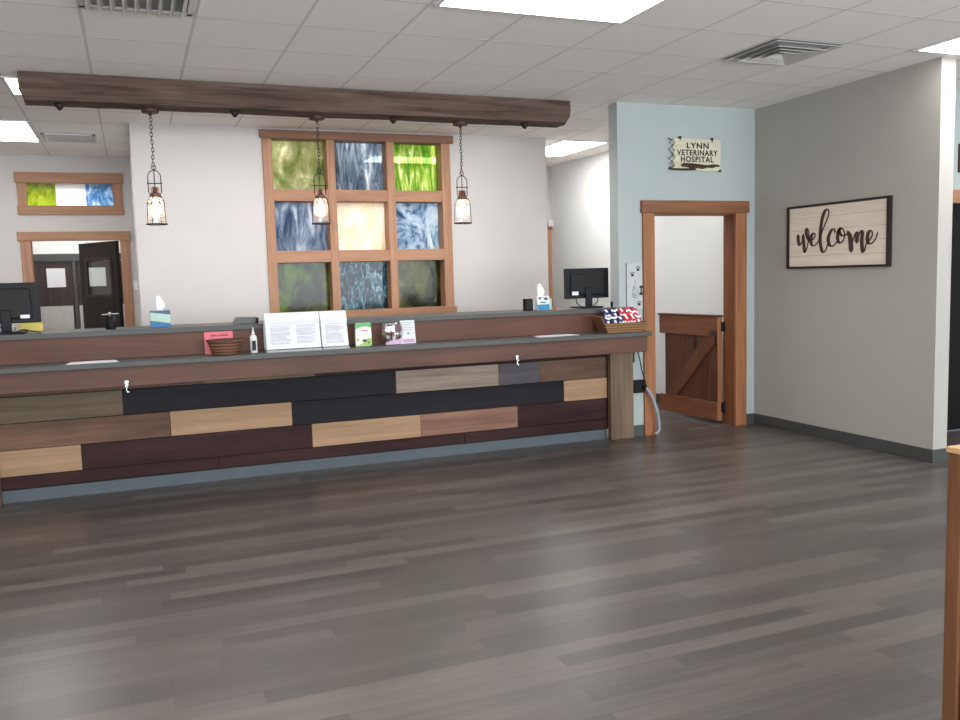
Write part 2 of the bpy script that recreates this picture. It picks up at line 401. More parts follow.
# T-bar grid
GX0, GXS, GY0, GYS = -.175, .607, 4.766, .61
b = B()
for i in range(-5, 15):
    x = GX0+GXS*i
    if x < -3.1 or x > 8.2: continue
    bx(b, x-.009, x+.009, -3.2, 14.3, CH-.0004, CH+.01)
for j in range(-13, 16):
    y = GY0+GYS*j
    if y < -3.2 or y > 14.3: continue
    bx(b, -3.1, 8.2, y-.009, y+.009, CH-.0005, CH+.01)
struct('trim_1', b, 'grid', 'thin metal bars holding the ceiling tiles')

b = B(); bx(b, XR, XR+.145, 4.86, 7.05, 0, CH); struct('wall_right', b, 'wall_grey', 'right wall with the welcome sign')
b = B(); bx(b, XR, XR+.145, 7.05, 11.35, 0, CH); struct('wall_hall', b, 'wall_white', 'white hall wall seen through the half door opening')
# its end that faces the camera, and its baseboard
b = B(); bx(b, XR-.012, XR+.157, 4.848, 6.95, 0, .105); struct('baseboard_right', b, 'base', bevel=.004)
b = B(); bx(b, XR-.012, XR, 7.1, 11.35, 0, .105); struct('baseboard_hall', b, 'base', bevel=.004)
# door wall
b = B()
bx(b, 4.15, 4.51, 6.95, 7.10, 0, CH); bx(b, 5.45, XR, 6.95, 7.10, 0, CH); bx(b, 4.51, 5.45, 6.95, 7.10, 2.09, CH)
struct('wall_door_side', b, 'wall_cool', 'blue-grey wall around the half door')
b = B(); bx(b, 5.57, XR, 6.938, 6.95, 0, .105); bx(b, 4.15, 4.395, 6.938, 6.95, 0, .105); struct('baseboard_door_side', b, 'base')
# box behind the pendants, with the coloured window
WX = [(1.375, 1.925), (2.008, 2.553), (2.638, 3.160)]
WZ = [(2.462, 2.962), (1.845, 2.345), (1.222, 1.725)]
b = B()
bx(b, .07, 1.31, 8.95, 9.17, 0, CH); bx(b, 3.235, 4.42, 8.95, 9.17, 0, CH)
bx(b, 1.31, 3.235, 8.95, 9.17, 0, 1.15); bx(b, 1.31, 3.235, 8.95, 9.17, 3.03, CH)
struct('wall_window_side', b, 'wall', 'pale wall holding the nine pane coloured window')
b = B(); bx(b, .07, .19, 9.17, 11.35, 0, CH); bx(b, 4.30, 4.42, 9.17, 11.35, 0, CH); struct('wall_inner', b, 'wall_white', 'side walls of the room behind the coloured window')
# back wall with the opening and transom on the left
b = B()
bx(b, -3.1, -1.16, 11.35, 11.5, 0, CH); bx(b, -.10, 5.82, 11.35, 11.5, 0, CH)
bx(b, -1.16, -.10, 11.35, 11.5, 2.09, 2.49); bx(b, -1.16, -.10, 11.35, 11.5, 2.75, CH)
struct('wall_back', b, 'wall', 'back wall left of the window box')
b = B(); bx(b, -3.2, -3.1, -3.2, 14.3, 0, CH); struct('wall_left', b, 'wall')
b = B(); bx(b, -3.1, 3.0, 14.2, 14.3, 0, CH); struct('wall_far', b, 'wall_white')
b = B(); bx(b, 1.2, 1.3, 11.5, 14.2, 0, CH); struct('wall_far_side', b, 'wall_white')
# front wall behind the camera, with shop windows
b = B()
bx(b, -3.1, -2.6, -3.2, -3.05, 0, CH); bx(b, 7.4, 8.1, -3.2, -3.05, 0, CH)
bx(b, -2.6, 7.4, -3.2, -3.05, 0, .55); bx(b, -2.6, 7.4, -3.2, -3.05, 2.45, CH); bx(b, 2.2, 2.6, -3.2, -3.05, .55, 2.45)
struct('wall_front', b, 'wall')
# room to the right
b = B()
bx(b, 5.825, 6.72, 5.70, 5.85, 0, CH); bx(b, 7.62, 8.1, 5.70, 5.85, 0, CH); bx(b, 6.72, 7.62, 5.70, 5.85, 2.07, CH)
struct('wall_side_room', b, 'wall_cool')
b = B(); bx(b, 8.1, 8.2, -3.2, 5.85, 0, CH); struct('wall_east', b, 'wall')

# ------------------------------------------------------------------ windows and doors
w1 = thing('window_1', 'nine pane coloured glass window in a cedar frame', None, (2.27, 8.95, 1.1), kind='structure')
b = B()
bx(b, 1.262, 3.300, 8.915, 9.10, 2.962, 3.045)                                   # head
link('window_head', b, 'headwood_shaded', w1, bevel=.004)
b = B(); bx(b, 1.283, 1.375, 8.925, 9.12, 1.15, 2.962); bx(b, 3.160, 3.262, 8.925, 9.12, 1.15, 2.962)
bx(b, 1.925, 2.008, 8.925, 9.12, 1.15, 2.962); bx(b, 2.553, 2.638, 8.925, 9.12, 1.15, 2.962)
link('window_frame', b, 'trimwood_v', w1, bevel=.004)
b = B()
for (x0, x1) in WX:
    for (z0, z1) in ((2.345, 2.462), (1.725, 1.845)):
        bx(b, x0, x1, 8.932, 9.12, z0, z1)
link('window_rail', b, 'trimwood', w1, bevel=.003)
b = B(); bx(b, 1.262, 3.285, 8.91, 9.12, 1.10, 1.222); link('window_sill', b, 'trimwood', w1, bevel=.004)
for r_ in range(3):
    for c_ in range(3):
        st, sc, sr, sh, lb = SG[(r_, c_)]
        m = stained('art_glass_%s' % lb.split()[0], st, sc, sr, sh*3.7, dist=(2.2 if (r_, c_) in ((1, 2), (2, 1)) else .8), clear=(.5, .35, .10)[r_], ripple=(.3, .2, .12)[r_], diff=(.15, .15, .05)[r_])
        (x0, x1), (z0, z1) = WX[c_], WZ[r_]
        b = B(); bx(b, x0-.01, x1+.01, 9.085, 9.091, z0-.01, z1+.01)
        tag(link('window_pane', b, m, w1), lb)

w2 = thing('window_2', 'narrow transom window of green, white and blue glass', None, (-.6, 11.35, 2.38), kind='structure')
b = B(); bx(b, -1.175, -.02, 11.315, 11.36, 2.752, 2.872); bx(b, -1.165, -.035, 11.325, 11.36, 2.385, 2.492)
link('window_frame', b, 'trimwood', w2, bevel=.004)
b = B(); bx(b, -1.155, -1.055, 11.325, 11.36, 2.492, 2.752); bx(b, -.145, -.04, 11.325, 11.36, 2.492, 2.752)
link('window_stile', b, 'trimwood_v', w2, bevel=.004)
for x0, x1, st, lb, sh in ((-1.06, -.757, [(.3, '7d8a10'), (.5, 'b4c41e'), (.7, 'e6f07c')], 'yellow-green glass pane', 1), (-.757, -.440, [(.3, 'ffffff'), (.7, 'ffffff')], 'plain white glass pane', 2),
                           (-.440, -.14, [(.3, '2f6ea8'), (.48, '6fa6d2'), (.62, 'e8f2fa')], 'blue and white glass pane', 3)):
    m = stained('transom_glass_'+lb.split()[0], st, 11, .5, sh*2.3, clear=.55)
    b = B(); bx(b, x0+.001, x1-.001, 11.39, 11.396, 2.49, 2.755); tag(link('window_pane', b, m, w2), lb)

# half door opening
d1 = thing('door_1', 'rustic wood framed doorway with an open half door', None, (4.98, 6.95, 0), kind='structure')
b = B(); bx(b, 4.40, 4.522, 6.922, 6.95, 0, 2.075); bx(b, 5.438, 5.568, 6.922, 6.95, 0, 2.075)
link('door_frame', b, 'doorwood', d1, bevel=.004)
b = B(); bx(b, 4.383, 5.592, 6.912, 6.95, 2.075, 2.19); link('door_header', b, 'doorwood_h', d1, bevel=.005)
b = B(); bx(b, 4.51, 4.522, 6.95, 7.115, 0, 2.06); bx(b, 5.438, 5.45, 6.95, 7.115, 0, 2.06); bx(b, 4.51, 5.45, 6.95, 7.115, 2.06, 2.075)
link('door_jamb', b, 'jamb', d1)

dd = thing('half_door', 'brown Z-braced wooden half door standing open in the doorway', 'door', (5.405, 7.115, 0))
LM = Matrix.Translation((5.405, 7.125, 0)) @ Matrix.Rotation(math.radians(5.5), 4, 'Z')   # leaf runs along +Y from the hinge
def lbx(bm, *a): bx(bm, *a, mat=LM)
b = B()
for k in range(5): lbx(b, -.020, .012, .005+k*.164, .005+k*.164+.161, .05, 1.05)
link('door_board', b, 'halfdoor', dd, bevel=.003)
b = B(); lbx(b, -.019, .012, -.006, .005, .05, 1.05); link('door_stile', b, 'halfdoor', dd)
b = B(); lbx(b, -.044, .012, -.018, -.007, .03, 1.066); link('door_edge_lit', b, 'doorwood', dd, bevel=.002)  # edge in paler wood, the light it catches is put into the colour
b = B(); lbx(b, -.047, -.020, -.006, .885, .875, 1.067)
link('door_rail', b, 'halfdoor_rail', dd, bevel=.004)
b = B(); lbx(b, -.047, -.020, -.006, .885, .035, .215)
link('door_rail', b, 'halfdoor_rail', dd, bevel=.004)
b = B(); lbx(b, -.062, .03, -.012, .895, 1.068, 1.088); link('door_cap', b, 'halfdoor', dd, bevel=.003)
b = B()
q = [(.62, .215), (.79, .215), (.17, .875), (.045, .875), (.045, .80)]
A = [b.verts.new(LM @ Vector((x, y, z))) for x in (-.045, -.02) for (y, z) in q]
for f in [(0, 1, 2, 3, 4), (9, 8, 7, 6, 5)]+[(k, k+5, (k+1) % 5+5, (k+1) % 5) for k in range(5)]: b.faces.new([A[i] for i in f])
link('door_brace', b, 'brace', dd, bevel=.003)
for z0, z1 in ((.925, 1.02), (.115, .215)):
    b = B(); bx(b, 5.402, 5.437, 7.098, 7.118, z0, z1); lathe(b, [(.009, 0), (.009, z1-z0+.02)], (5.437, 7.095, z0-.01), 10)
    tag(link('hinge', b, 'blackmat', dd), 'black iron hinge')

# opening at the back left and what is seen through it
d2 = thing('door_2', 'cedar framed opening in the back left wall', None, (-.6, 11.35, 0), kind='structure')
b = B(); bx(b, -1.165, -1.055, 11.325, 11.36, 0, 2.085); bx(b, -.10, .005, 11.325, 11.36, 0, 2.085); link('door_frame', b, 'trimwood_v', d2, bevel=.004)
b = B(); bx(b, -1.19, .02, 11.315, 11.36, 2.085, 2.19); link('door_header', b, 'trimwood', d2, bevel=.004)
b = B(); bx(b, -1.06, -1.055, 11.36, 11.51, 0, 2.085); bx(b, -.10, -.085, 11.36, 11.51, 0, 2.085); link('door_jamb', b, 'trimwood_v', d2)

dl = thing('panel_door', 'dark brown door with a square window, open in the back left doorway', 'door', (-.12, 11.56, 0))
L2 = Matrix.Translation((-.115, 11.55, 0)) @ Matrix.Rotation(math.radians(29), 4, 'Z')
def pbx(bm, *a): bx(bm, *a, mat=L2)      # leaf from hinge along +Y, rotated towards -X
b = B()
pbx(b, -.045, 0, 0, .12, .03, 2.09); pbx(b, -.045, 0, .79, .93, .03, 2.09)
pbx(b, -.045, 0, .12, .79, .03, 1.42); pbx(b, -.045, 0, .12, .79, 1.88, 2.09)
link('door_leaf', b, 'espresso', dl, bevel=.003)
b = B()
for a in ((.19, .235, 1.40, 1.90), (.675, .72, 1.40, 1.90), (.235, .675, 1.40, 1.44), (.235, .675, 1.86, 1.90)): pass
b = B(); pbx(b, -.056, -.045, .12, .16, 1.42, 1.88); pbx(b, -.056, -.045, .75, .79, 1.42, 1.88); pbx(b, -.056, -.045, .12, .79, 1.41, 1.44); pbx(b, -.056, -.045, .12, .79, 1.86, 1.90)
tag(link('window_bead', b, 'espresso_l', dl), 'raised bead around the door window')
b = B(); pbx(b, -.024, -.020, .12, .79, 1.42, 1.88); link('door_glass', b, 'clearpane', dl)

ed = thing('double_door', 'pair of dark brown doors with small windows and silver kick plates beyond the opening', 'door', (-1.0, 14.1, 0))
b = B(); bx(b, -1.75, -.80, 14.13, 14.19, .02, 1.915); bx(b, -.74, .10, 14.13, 14.19, .02, 1.915)
link('door_leaf', b, 'espresso_l', ed, bevel=.003)
b = B(); bx(b, -1.85, .20, 14.10, 14.19, 1.93, 2.03); bx(b, -.795, -.745, 14.10, 14.19, 0, 1.93)
tag(link('door_frame', b, 'base', ed, bevel=.003), 'grey door frame')
b = B(); bx(b, -1.14, -.895, 14.12, 14.132, 1.545, 1.82); bx(b, -.60, -.35, 14.12, 14.132, 1.545, 1.82)
tag(link('door_glass', b, 'white', ed), 'pale window in the door')
b = B(); bx(b, -1.65, -.82, 14.12, 14.132, .08, 1.27); bx(b, -.735, -.1, 14.12, 14.132, .08, 1.27)
tag(link('kick_plate', b, 'steel', ed), 'silver lower panel')

# door at the end of the hall on the right, only its cedar trim shows
d3 = thing('door_3', 'cedar trimmed door at the end of the back hall', None, (5.2, 11.35, 0), kind='structure')
b = B(); bx(b, 5.575, 5.655, 11.32, 11.35, 0, 2.17); bx(b, 4.62, 4.70, 11.32, 11.35, 0, 2.17); link('door_frame', b, 'trimwood_v', d3)
b = B(); bx(b, 4.60, 5.665, 11.31, 11.35, 2.17, 2.27); link('door_header', b, 'doorwood_h', d3)
b = B(); bx(b, 4.70, 5.575, 11.335, 11.35, .02, 2.17); link('door_leaf', b, 'espresso', d3)

# right room: black door, header and picture
d4 = thing('door_4', 'black door under a cedar header in the room on the right', None, (7.1, 5.7, 0), kind='structure')
b = B(); bx(b, 6.60, 7.76, 5.67, 5.70, 2.07, 2.185); link('door_header', b, 'trimwood', d4, bevel=.004)
b = B(); bx(b, 6.62, 6.735, 5.675, 5.70, 0, 2.07); bx(b, 7.62, 7.74, 5.675, 5.70, 0, 2.07); link('door_frame', b, 'trimwood_v', d4)
b = B(); bx(b, 6.735, 7.62, 5.73, 5.77, .01, 2.07); link('door_leaf', b, 'blackmat', d4)

pic = thing('wall_picture', 'dark framed picture above the black door on the right', 'picture', (7.1, 5.69, 2.33))
b = B(); bx(b, 6.88, 7.35, 5.675, 5.70, 2.34, 2.59); link('picture_frame', b, 'p_red', pic, bevel=.004)
def art():
    m, nt, out = newmat('painted_picture'); bs = N(nt, 'ShaderNodeBsdfPrincipled', Roughness=.5)
    n = N(nt, 'ShaderNodeTexNoise', Scale=11.0, Detail=3.0); mp = coords(nt); nt.links.new(mp.outputs[0], n.inputs['Vector'])
    r = ramp(nt, [(.35, lin('2a1c18')), (.48, lin('7a4a34')), (.6, lin('48505a')), (.7, lin('c9b9a4'))]); nt.links.new(n.outputs['Fac'], r.inputs[0])
    nt.links.new(r.outputs[0], bs.inputs['Base Color']); nt.links.new(bs.outputs[0], out.inputs[0]); return m
M['art'] = art()
b = B(); bx(b, 6.90, 7.33, 5.670, 5.676, 2.36, 2.57); link('canvas', b, 'art', pic)

# windows behind the camera (daylight comes in here)
for i, (x0, x1) in enumerate(((-2.6, 2.2), (2.6, 7.4))):
    w = thing('window_%d' % (3+i), 'shop window behind the camera', None, ((x0+x1)/2, -3.1, .55), kind='structure')
    b = B()
    bx(b, x0, x1, -3.16, -3.08, .55, .61); bx(b, x0, x1, -3.16, -3.08, 2.39, 2.45)
    for x in (x0, (x0+x1)/2-.03, x1-.06): bx(b, x, x+.06, -3.16, -3.08, .61, 2.39)
    link('window_frame', b, 'white', w)

# ------------------------------------------------------------------ ceiling fixtures
def ceiling_light(x0, x1, y0, y1, label):
    t = thing('ceiling_light', label, 'ceiling light', ((x0+x1)/2, (y0+y1)/2, CH-.012), 'flat white light panels in the ceiling')
    b = B()
    for a in ((x0, x1, y0, y0+.022), (x0, x1, y1-.022, y1), (x0, x0+.022, y0+.022, y1-.022), (x1-.022, x1, y0+.022, y1-.022)): bx(b, *a, CH-.012, CH-.001)
    link('frame', b, 'white', t)
    b = B(); bx(b, x0+.022, x1-.022, y0+.022, y1-.022, CH-.009, CH-.0015); link('diffuser', b, 'lampface', t)
g = lambda i: GX0+GXS*i
gy = lambda j: GY0+GYS*j
ceiling_light(g(3)+.03, g(5)+.03, gy(-1), gy(0), 'large flat light panel near the top centre of the ceiling')
ceiling_light(g(9), g(11), gy(-1), gy(0), 'flat light panel over the bright end of the right wall')
ceiling_light(g(-3), g(-1), gy(-1), gy(0), 'added flat light panel out of view to the left')  # off-frame panels from here to behind the camera, added to light the room
ceiling_light(g(3), g(5), gy(-7), gy(-6), 'added unseen light panel behind the camera')
ceiling_light(g(-3), g(-1), gy(-7), gy(-6), 'added unseen light panel behind the camera on the left')
ceiling_light(g(9), g(11), gy(-7), gy(-6), 'added unseen light panel behind the camera on the right')
ceiling_light(g(-1), g(0), gy(4), gy(5), 'small light panel peeping past the left end of the wooden beam')
ceiling_light(g(-2), g(-1), gy(7), gy(9), 'light panel in front of the transom window at far left')
ceiling_light(g(8), g(9), gy(7), gy(9), 'light panel in the back hall, right of the coloured window')
ceiling_light(g(5), g(7), 10.62, 11.23, 'light panel seen through the bright green glass pane')
ceiling_light(.44, 1.65, 10.40, 11.0, 'light panel seen through the olive glass pane')
ceiling_light(-1.4, -.2, 11.75, 12.35, 'nearer added unseen light panel beyond the back left opening')  # unseen pair added to brighten the far room and the transom glass
ceiling_light(-1.4, -.2, 13.2, 13.8, 'farther added unseen light panel beyond the back left opening')
ceiling_light(g(1), g(3), gy(4), gy(5), 'added light panel hidden above the left half of the beam')  # unseen pair added behind the beam to light the pendant wall
ceiling_light(g(4), g(6), gy(4), gy(5), 'added light panel hidden above the right half of the beam')
ceiling_light(.9, 1.5, 9.2, 9.68, 'added unseen light panel close behind the left column of glass panes')  # unseen row added to brighten the coloured panes from behind
ceiling_light(2.0, 2.6, 9.2, 9.68, 'added unseen light panel close behind the middle column of glass panes')
ceiling_light(3.0, 3.6, 9.2, 9.68, 'added unseen light panel close behind the right column of glass panes')
ceiling_light(g(8), g(9), gy(4), gy(5), 'added light panel above the hall, hidden by the blue-grey wall')  # unseen extra panel, added so the hall walls come out brighter

def slat_vent(x0, x1, y0, y1, label, style):
    t = thing('ceiling_vent', label, 'air vent', ((x0+x1)/2, (y0+y1)/2, CH-.03), 'metal air vents in the ceiling')
    b = B(); bx(b, x0, x1, y0, y1, CH-.004, CH-.001); link('vent_back', b, 'ventdark', t)
    fr = B(); sl = B()
    if style == 'rings':
        c = ((x0+x1)/2, (y0+y1)/2); hw = (x1-x0)/2; hh = (y1-y0)/2
        for k, s in enumerate((1, .76, .53, .30)):
            w = .045; z1 = CH-.003; z0 = CH-.030 if k else CH-.02
            dst = fr if k == 0 else sl
            a, d = hw*s, hh*s; ai, di = a-w, d-w
            o = [(-a, -d), (a, -d), (a, d), (-a, d)]; n_ = [(-ai, -di), (ai, -di), (ai, di), (-ai, di)]
            zo, zi = (z1-.012, z1-.002) if k == 0 else (z0, z1-.004)
            V = [[dst.verts.new((c[0]+p[0], c[1]+p[1], z)) for p in ring] for ring, z in ((o, zo), (n_, zi), (n_, zi-.003), (o, zo-.003))]
            for u, v in ((0, 1), (1, 2), (2, 3), (3, 0)):
                for q_ in range(4): dst.faces.new([V[u][q_], V[u][(q_+1) % 4], V[v][(q_+1) % 4], V[v][q_]])
    else:
        for a in ((x0, x1, y0, y0+.03), (x0, x1, y1-.03, y1), (x0, x0+.03, y0, y1), (x1-.03, x1, y0, y1)): bx(fr, *a, CH-.014, CH-.003)
        n = 9 if style == 'fins' else 6
        if style == 'fins':
            for k in range(n):
                x = x0+.05+(x1-x0-.1)*k/(n-1); bx(sl, -.003, .003, y0+.03, y1-.03, -.022, .022, mat=Matrix.Translation((x, 0, CH-.022)) @ Matrix.Rotation(math.radians(35), 4, 'Y'))
        else:
            for k in range(n):
                y = y0+.05+(y1-y0-.1)*k/(n-1); bx(sl, x0+.03, x1-.03, -.003, .003, -.015, .015, mat=Matrix.Translation((0, y, CH-.016)) @ Matrix.Rotation(math.radians(-40), 4, 'X'))
    link('vent_frame', fr, 'vent', t); link('louvre', sl, 'vent', t)
slat_vent(g(7)+.02, g(8)-.02, gy(0)+.02, gy(1)-.02, 'square stepped air vent near the top right', 'rings')
slat_vent(g(0), g(1)-.02, gy(0), gy(1)-.06, 'finned air vent at the top left edge', 'fins')
slat_vent(-.745, -.25, 9.70, 10.14, 'grey slotted air vent left of the pendant lamps', 'slots')

# ------------------------------------------------------------------ reception counter
rc = thing('reception_counter', 'long reception counter faced with mixed dark and pale reclaimed planks', 'counter', (1.5, 7.0, 0))
XL = -1.19
PL = [  # row z0, z1, segments (x0, x1, material)
 (.772, .828, [(XL, .474, 'p_red'), (.474, 1.329, 'p_olive'), (1.329, 4.02, 'p_maroon')]),
 (.580, .768, [(XL, -.115, 'p_olive'), (-.115, 2.002, 'p_black'), (2.002, 2.938, 'p_grey'), (2.938, 3.336, 'p_slate'), (3.336, 4.02, 'p_brown')]),
 (.387, .577, [(XL, .21, 'p_brown'), (.21, 1.13, 'p_tan'), (1.13, 3.572, 'p_black'), (3.572, 4.02, 'p_tan')]),
 (.194, .384, [(XL, -.421, 'p_tan'), (-.421, 1.283, 'p_maroon'), (1.283, 2.207, 'p_tan'), (2.207, 3.11, 'p_rose'), (3.11, 4.02, 'p_maroon')]),
 (.098, .191, [(XL, .55, 'p_maroon'), (.55, 2.6, 'p_maroon'), (2.6, 4.02, 'p_maroon')]),
]
mats = ['p_red', 'p_olive', 'p_maroon', 'p_black', 'p_grey', 'p_slate', 'p_brown', 'p_tan', 'p_rose']
b = B()
for z0, z1, segs in PL:
    for x0, x1, m in segs:
        dy = random.uniform(-.004, .004)
        bx(b, x0+.001, x1-.001, 6.966+dy, 6.985, z0, z1-.0015, mats.index(m))
link('plank_front', b, mats, rc, bevel=.002)
b = B(); bx(b, XL, 4.02, 6.985, 7.0, .09, .95); bx(b, XL, 4.14, 7.0, 7.30, .09, 1.178); link('counter_body', b, 'p_black', rc)
b = B(); bx(b, XL, 4.02, 6.985, 7.0, 0, .098); tag(link('kick_board', b, 'kick', rc), 'blue-grey kick board')
b = B(); bx(b, XL, 4.255, 6.645, 6.675, .825, .967); bx(b, 4.225, 4.255, 6.675, 6.93, .825, .967)
bx(b, XL, 4.225, 6.675, 6.965, .80+.06, .872)
link('apron', b, 'apron', rc, bevel=.004)
b = B(); bx(b, XL, 4.14, 6.930, 6.965, 1.003, 1.178); tag(link('riser', b, 'riser', rc, bevel=.002), 'red-brown stained riser board between the two tops')
for x0, x1 in ((4.015, 4.255), (-1.21, -.958)):
    b = B(); bx(b, x0, x1, 6.885, 6.983 if x0 < 0 else 6.948, 0, .86); tag(link('post', b, 'post', rc, bevel=.006), 'weathered brown wooden post')

lt = link('countertop', (lambda q: (bx(q, XL-.03, 4.285, 6.615, 6.93, .967, 1.003), q)[1])(B()), 'laminate', base=(1.5, 6.8, .967), bevel=.004)
tag(lt, 'grey laminate lower ledge along the customer side of the reception counter', 'countertop')
b = B(); bx(b, XL-.03, 4.14, 6.90, 7.42, 1.178, 1.217); bx(b, 4.14, 4.275, 6.90, 6.948, 1.178, 1.217)
ut = link('countertop', b, 'laminate', base=(1.5, 7.1, 1.178), bevel=.004)
tag(ut, 'grey laminate upper top of the reception counter under the monitors', 'countertop')

# hooks under the apron
for i, (x, lb) in enumerate(((-.076, 'silver leash hook on the apron near the left end of the counter'), (2.970, 'silver leash hook on the apron towards the right post'))):
    b = B()
    bx(b, x-.012, x+.012, 6.633, 6.645, .832, .868)
    tube(b, [(x+.013*math.cos(a), 6.628, .835+.013*math.sin(a)) for a in [k*PI/6 for k in range(12)]], .004, 6, True)
    tube(b, smoothpts([(x, 6.628, .82), (x-.004, 6.626, .80), (x+.004, 6.624, .785), (x+.014, 6.626, .79)], 4), .005, 6)
    tag(link('leash_hook', b, 'chrome', base=(x, 6.645, .84)), lb, 'hook', 'leash hooks on the counter apron')

# ------------------------------------------------------------------ beam and pendants
b = B(); n = 70; rings = []
x0, x1 = -.655, 3.70
for i in range(n+1):
    x = x0+(x1-x0)*i/n; ring = []
    prof = []
    for (py, pz) in [(7.00, 2.872), (7.00, 2.93), (7.0, 2.99), (7.0, 3.062), (7.12, 3.062), (7.25, 3.062), (7.25, 2.98), (7.25, 2.872), (7.17, 2.860), (7.08, 2.860)]:
        top = pz > 3.05
        nn = noise.noise_vector(Vector((x*1.6, py*5, pz*5)))*.008+noise.noise_vector(Vector((x*7, py*9, pz*9)))*.003
        xx = x
        if i in (0, n): xx = x+(noise.noise(Vector((py*13, pz*19, i)))*.045) - (.010 if (i == n and pz < 2.9) else 0) + (.03 if i == 0 and pz < 2.9 else 0)
        ring.append(b.verts.new((xx, py+nn.y, pz if top else pz+nn.z)))
    rings.append(ring)
for a, c in zip(rings, rings[1:]):
    for k in range(10): b.faces.new([a[k], a[(k+1) % 10], c[(k+1) % 10], c[k]])
b.faces.new(rings[0]); b.faces.new(rings[-1][::-1])
tag(link('ceiling_beam', b, 'beam', base=(1.5, 7.12, 2.86)), 'rough dark brown timber beam under the ceiling above the reception counter', 'beam')

for x, lb in ((-.405, 'dark bolt head under the beam near its left end'), (.82, 'dark bolt head under the beam between the left and middle pendants'),
              (2.09, 'dark bolt head under the beam between the middle and right pendants'), (3.285, 'dark bolt head under the beam near its right end')):
    b = B(); lathe(b, [(.008, -.04), (.016, -.030), (.030, -.016), (.034, .006)], (x, 7.06, 2.852), 12)
    tag(link('beam_bolt', b, 'iron', base=(x, 7.05, 2.853)), lb, 'bolt', 'bolt heads under the beam')

PX = [(.208, 'left pendant lamp, against the plain pale wall', 0), (1.468, 'middle pendant lamp, in front of the stained glass window', 0), (2.703, 'right pendant lamp, just right of the stained glass window', 0)]
def make_pendant():
    cx, cy = .208, 7.12
    t = thing('pendant_lamp', PX[0][1], 'pendant lamp', (cx, cy, 1.99), 'caged jar pendant lamps hanging from the beam')
    b = B(); lathe(b, [(.058, -.035), (.063, -.030), (.063, -.005), (.058, 0)], (cx, cy, 2.865), 20); lathe(b, [(.012, -.055), (.015, -.035)], (cx, cy, 2.865), 10)
    link('canopy', b, 'bronze', t)
    b = B(); z = 2.81; k = 0
    while z > 2.43:
        pts = []
        for a in range(12):
            th = 2*PI*a/12; u = .0095*math.cos(th); v = .019*math.sin(th)
            pts.append((cx+(u if k % 2 else 0)+.002*math.sin(z*30), cy+(0 if k % 2 else u), z+v))
        tube(b, pts, .0028, 5, True); z -= .028; k += 1
    tube(b, [(cx+.016*math.cos(a), cy, 2.425+.016*math.sin(a)) for a in [j*PI/8 for j in range(16)]], .0035, 5, True)
    link('chain', b, 'iron', t)
    # yoke: arch, rod, crossbar
    b = B()
    arch = [(cx-.046, cy, 2.235), (cx-.046, cy, 2.34)]+[(cx-.046*math.cos(a), cy, 2.355+.05*math.sin(a)) for a in [j*PI/8 for j in range(9)]]+[(cx+.046, cy, 2.34), (cx+.046, cy, 2.235)]
    tube(b, arch, .0038, 6); tube(b, [(cx, cy, 2.42), (cx, cy, 2.25)], .0038, 6)
    tube(b, [(cx-.055, cy, 2.307), (cx+.055, cy, 2.307)], .0045, 6)
    link('yoke', b, 'iron', t)
    b = B(); lathe(b, [(.022, .075), (.03, .07), (.032, .035), (.04, .03), (.043, 0), (.036, -.004)][::-1], (cx, cy, 2.205), 18); link('socket', b, 'copper', t)
    b = B(); lathe(b, [(.036, 0), (.050, -.012), (.057, -.035), (.060, -.19)], (cx, cy, 2.205), 24, cap=False); link('glass_jar', b, 'jar', t, smooth=True)
    b = B()
    for k in range(4):
        a = PI/4+k*PI/2+.3; c_, s_ = math.cos(a), math.sin(a)
        tube(b, [(cx+r*c_, cy+r*s_, zz) for r, zz in ((.040, 2.215), (.056, 2.195), (.066, 2.165), (.073, 2.0))], .003, 5)
    for r, zz, rr in ((.075, 2.0, .0055), (.067, 2.155, .0028)):
        tube(b, [(cx+r*math.cos(a), cy+r*math.sin(a), zz) for a in [j*PI/12 for j in range(24)]], rr, 6, True)
    link('cage', b, 'iron', t)
    b = B(); lathe(b, [(.012, .06), (.016, .035), (.030, .005), (.034, -.02), (.028, -.045), (.012, -.06)][::-1], (cx, cy, 2.125), 18); link('bulb', b, 'bulb', t)
    return t
pend = make_pendant()
for x, lb, _ in PX[1:]: copy_tree(pend, (x-.208, 0, 0), lb)

# ------------------------------------------------------------------ wall signs
sg = thing('wall_sign', 'small weathered cream board sign with black letters above the half door', 'sign', (4.98, 6.93, 2.48))
def SX(cx): return 4.699+(650+cx/10.67-670)*.0112
def SZ(cy): return 2.757-(120+cy/10.67-139)*.00925
out = [(245, 205), (400, 198), (560, 205), (745, 200), (750, 360), (742, 480), (755, 532), (600, 540), (430, 528), (230, 520), (262, 480), (232, 445), (268, 400), (235, 365), (265, 325), (232, 290), (266, 250)]
b = B(); prism(b, [(SX(x), SZ(y)) for x, y in out], 'y', 6.922, 6.948); link('board', b, 'signwood', sg)
b = B()
for i, (bx_, by_) in enumerate(((500, 300), (496, 374), (493, 443))):
    s = ('LYNN', 'VETERINARY', 'HOSPITAL')[i]
    place_text(b, s, (.071, .071, .070)[i], (SX(bx_), 6.9215, SZ(by_)), bold=.0022, space=1.18, xs=(1.22, .97, 1.02)[i])
tag(link('lettering', b, 'inkblack', sg), 'black hand painted capital letters')
b = B(); prism(b, [(SX(x), SZ(y)) for x, y in [(318, 474), (350, 458), (430, 460), (520, 468), (600, 476), (660, 464), (730, 472), (728, 494), (700, 488), (660, 506), (600, 502), (550, 518), (480, 508), (440, 520), (380, 500), (330, 498)]], 'y', 6.914, 6.923)
prism(b, [(SX(x), SZ(y)) for x, y in [(190, 512), (300, 516), (480, 512), (470, 532), (330, 538), (215, 534)]], 'y', 6.912, 6.923)
tag(link('bark_strip', b, 'bark', sg), 'dark strip of torn bark along the bottom')
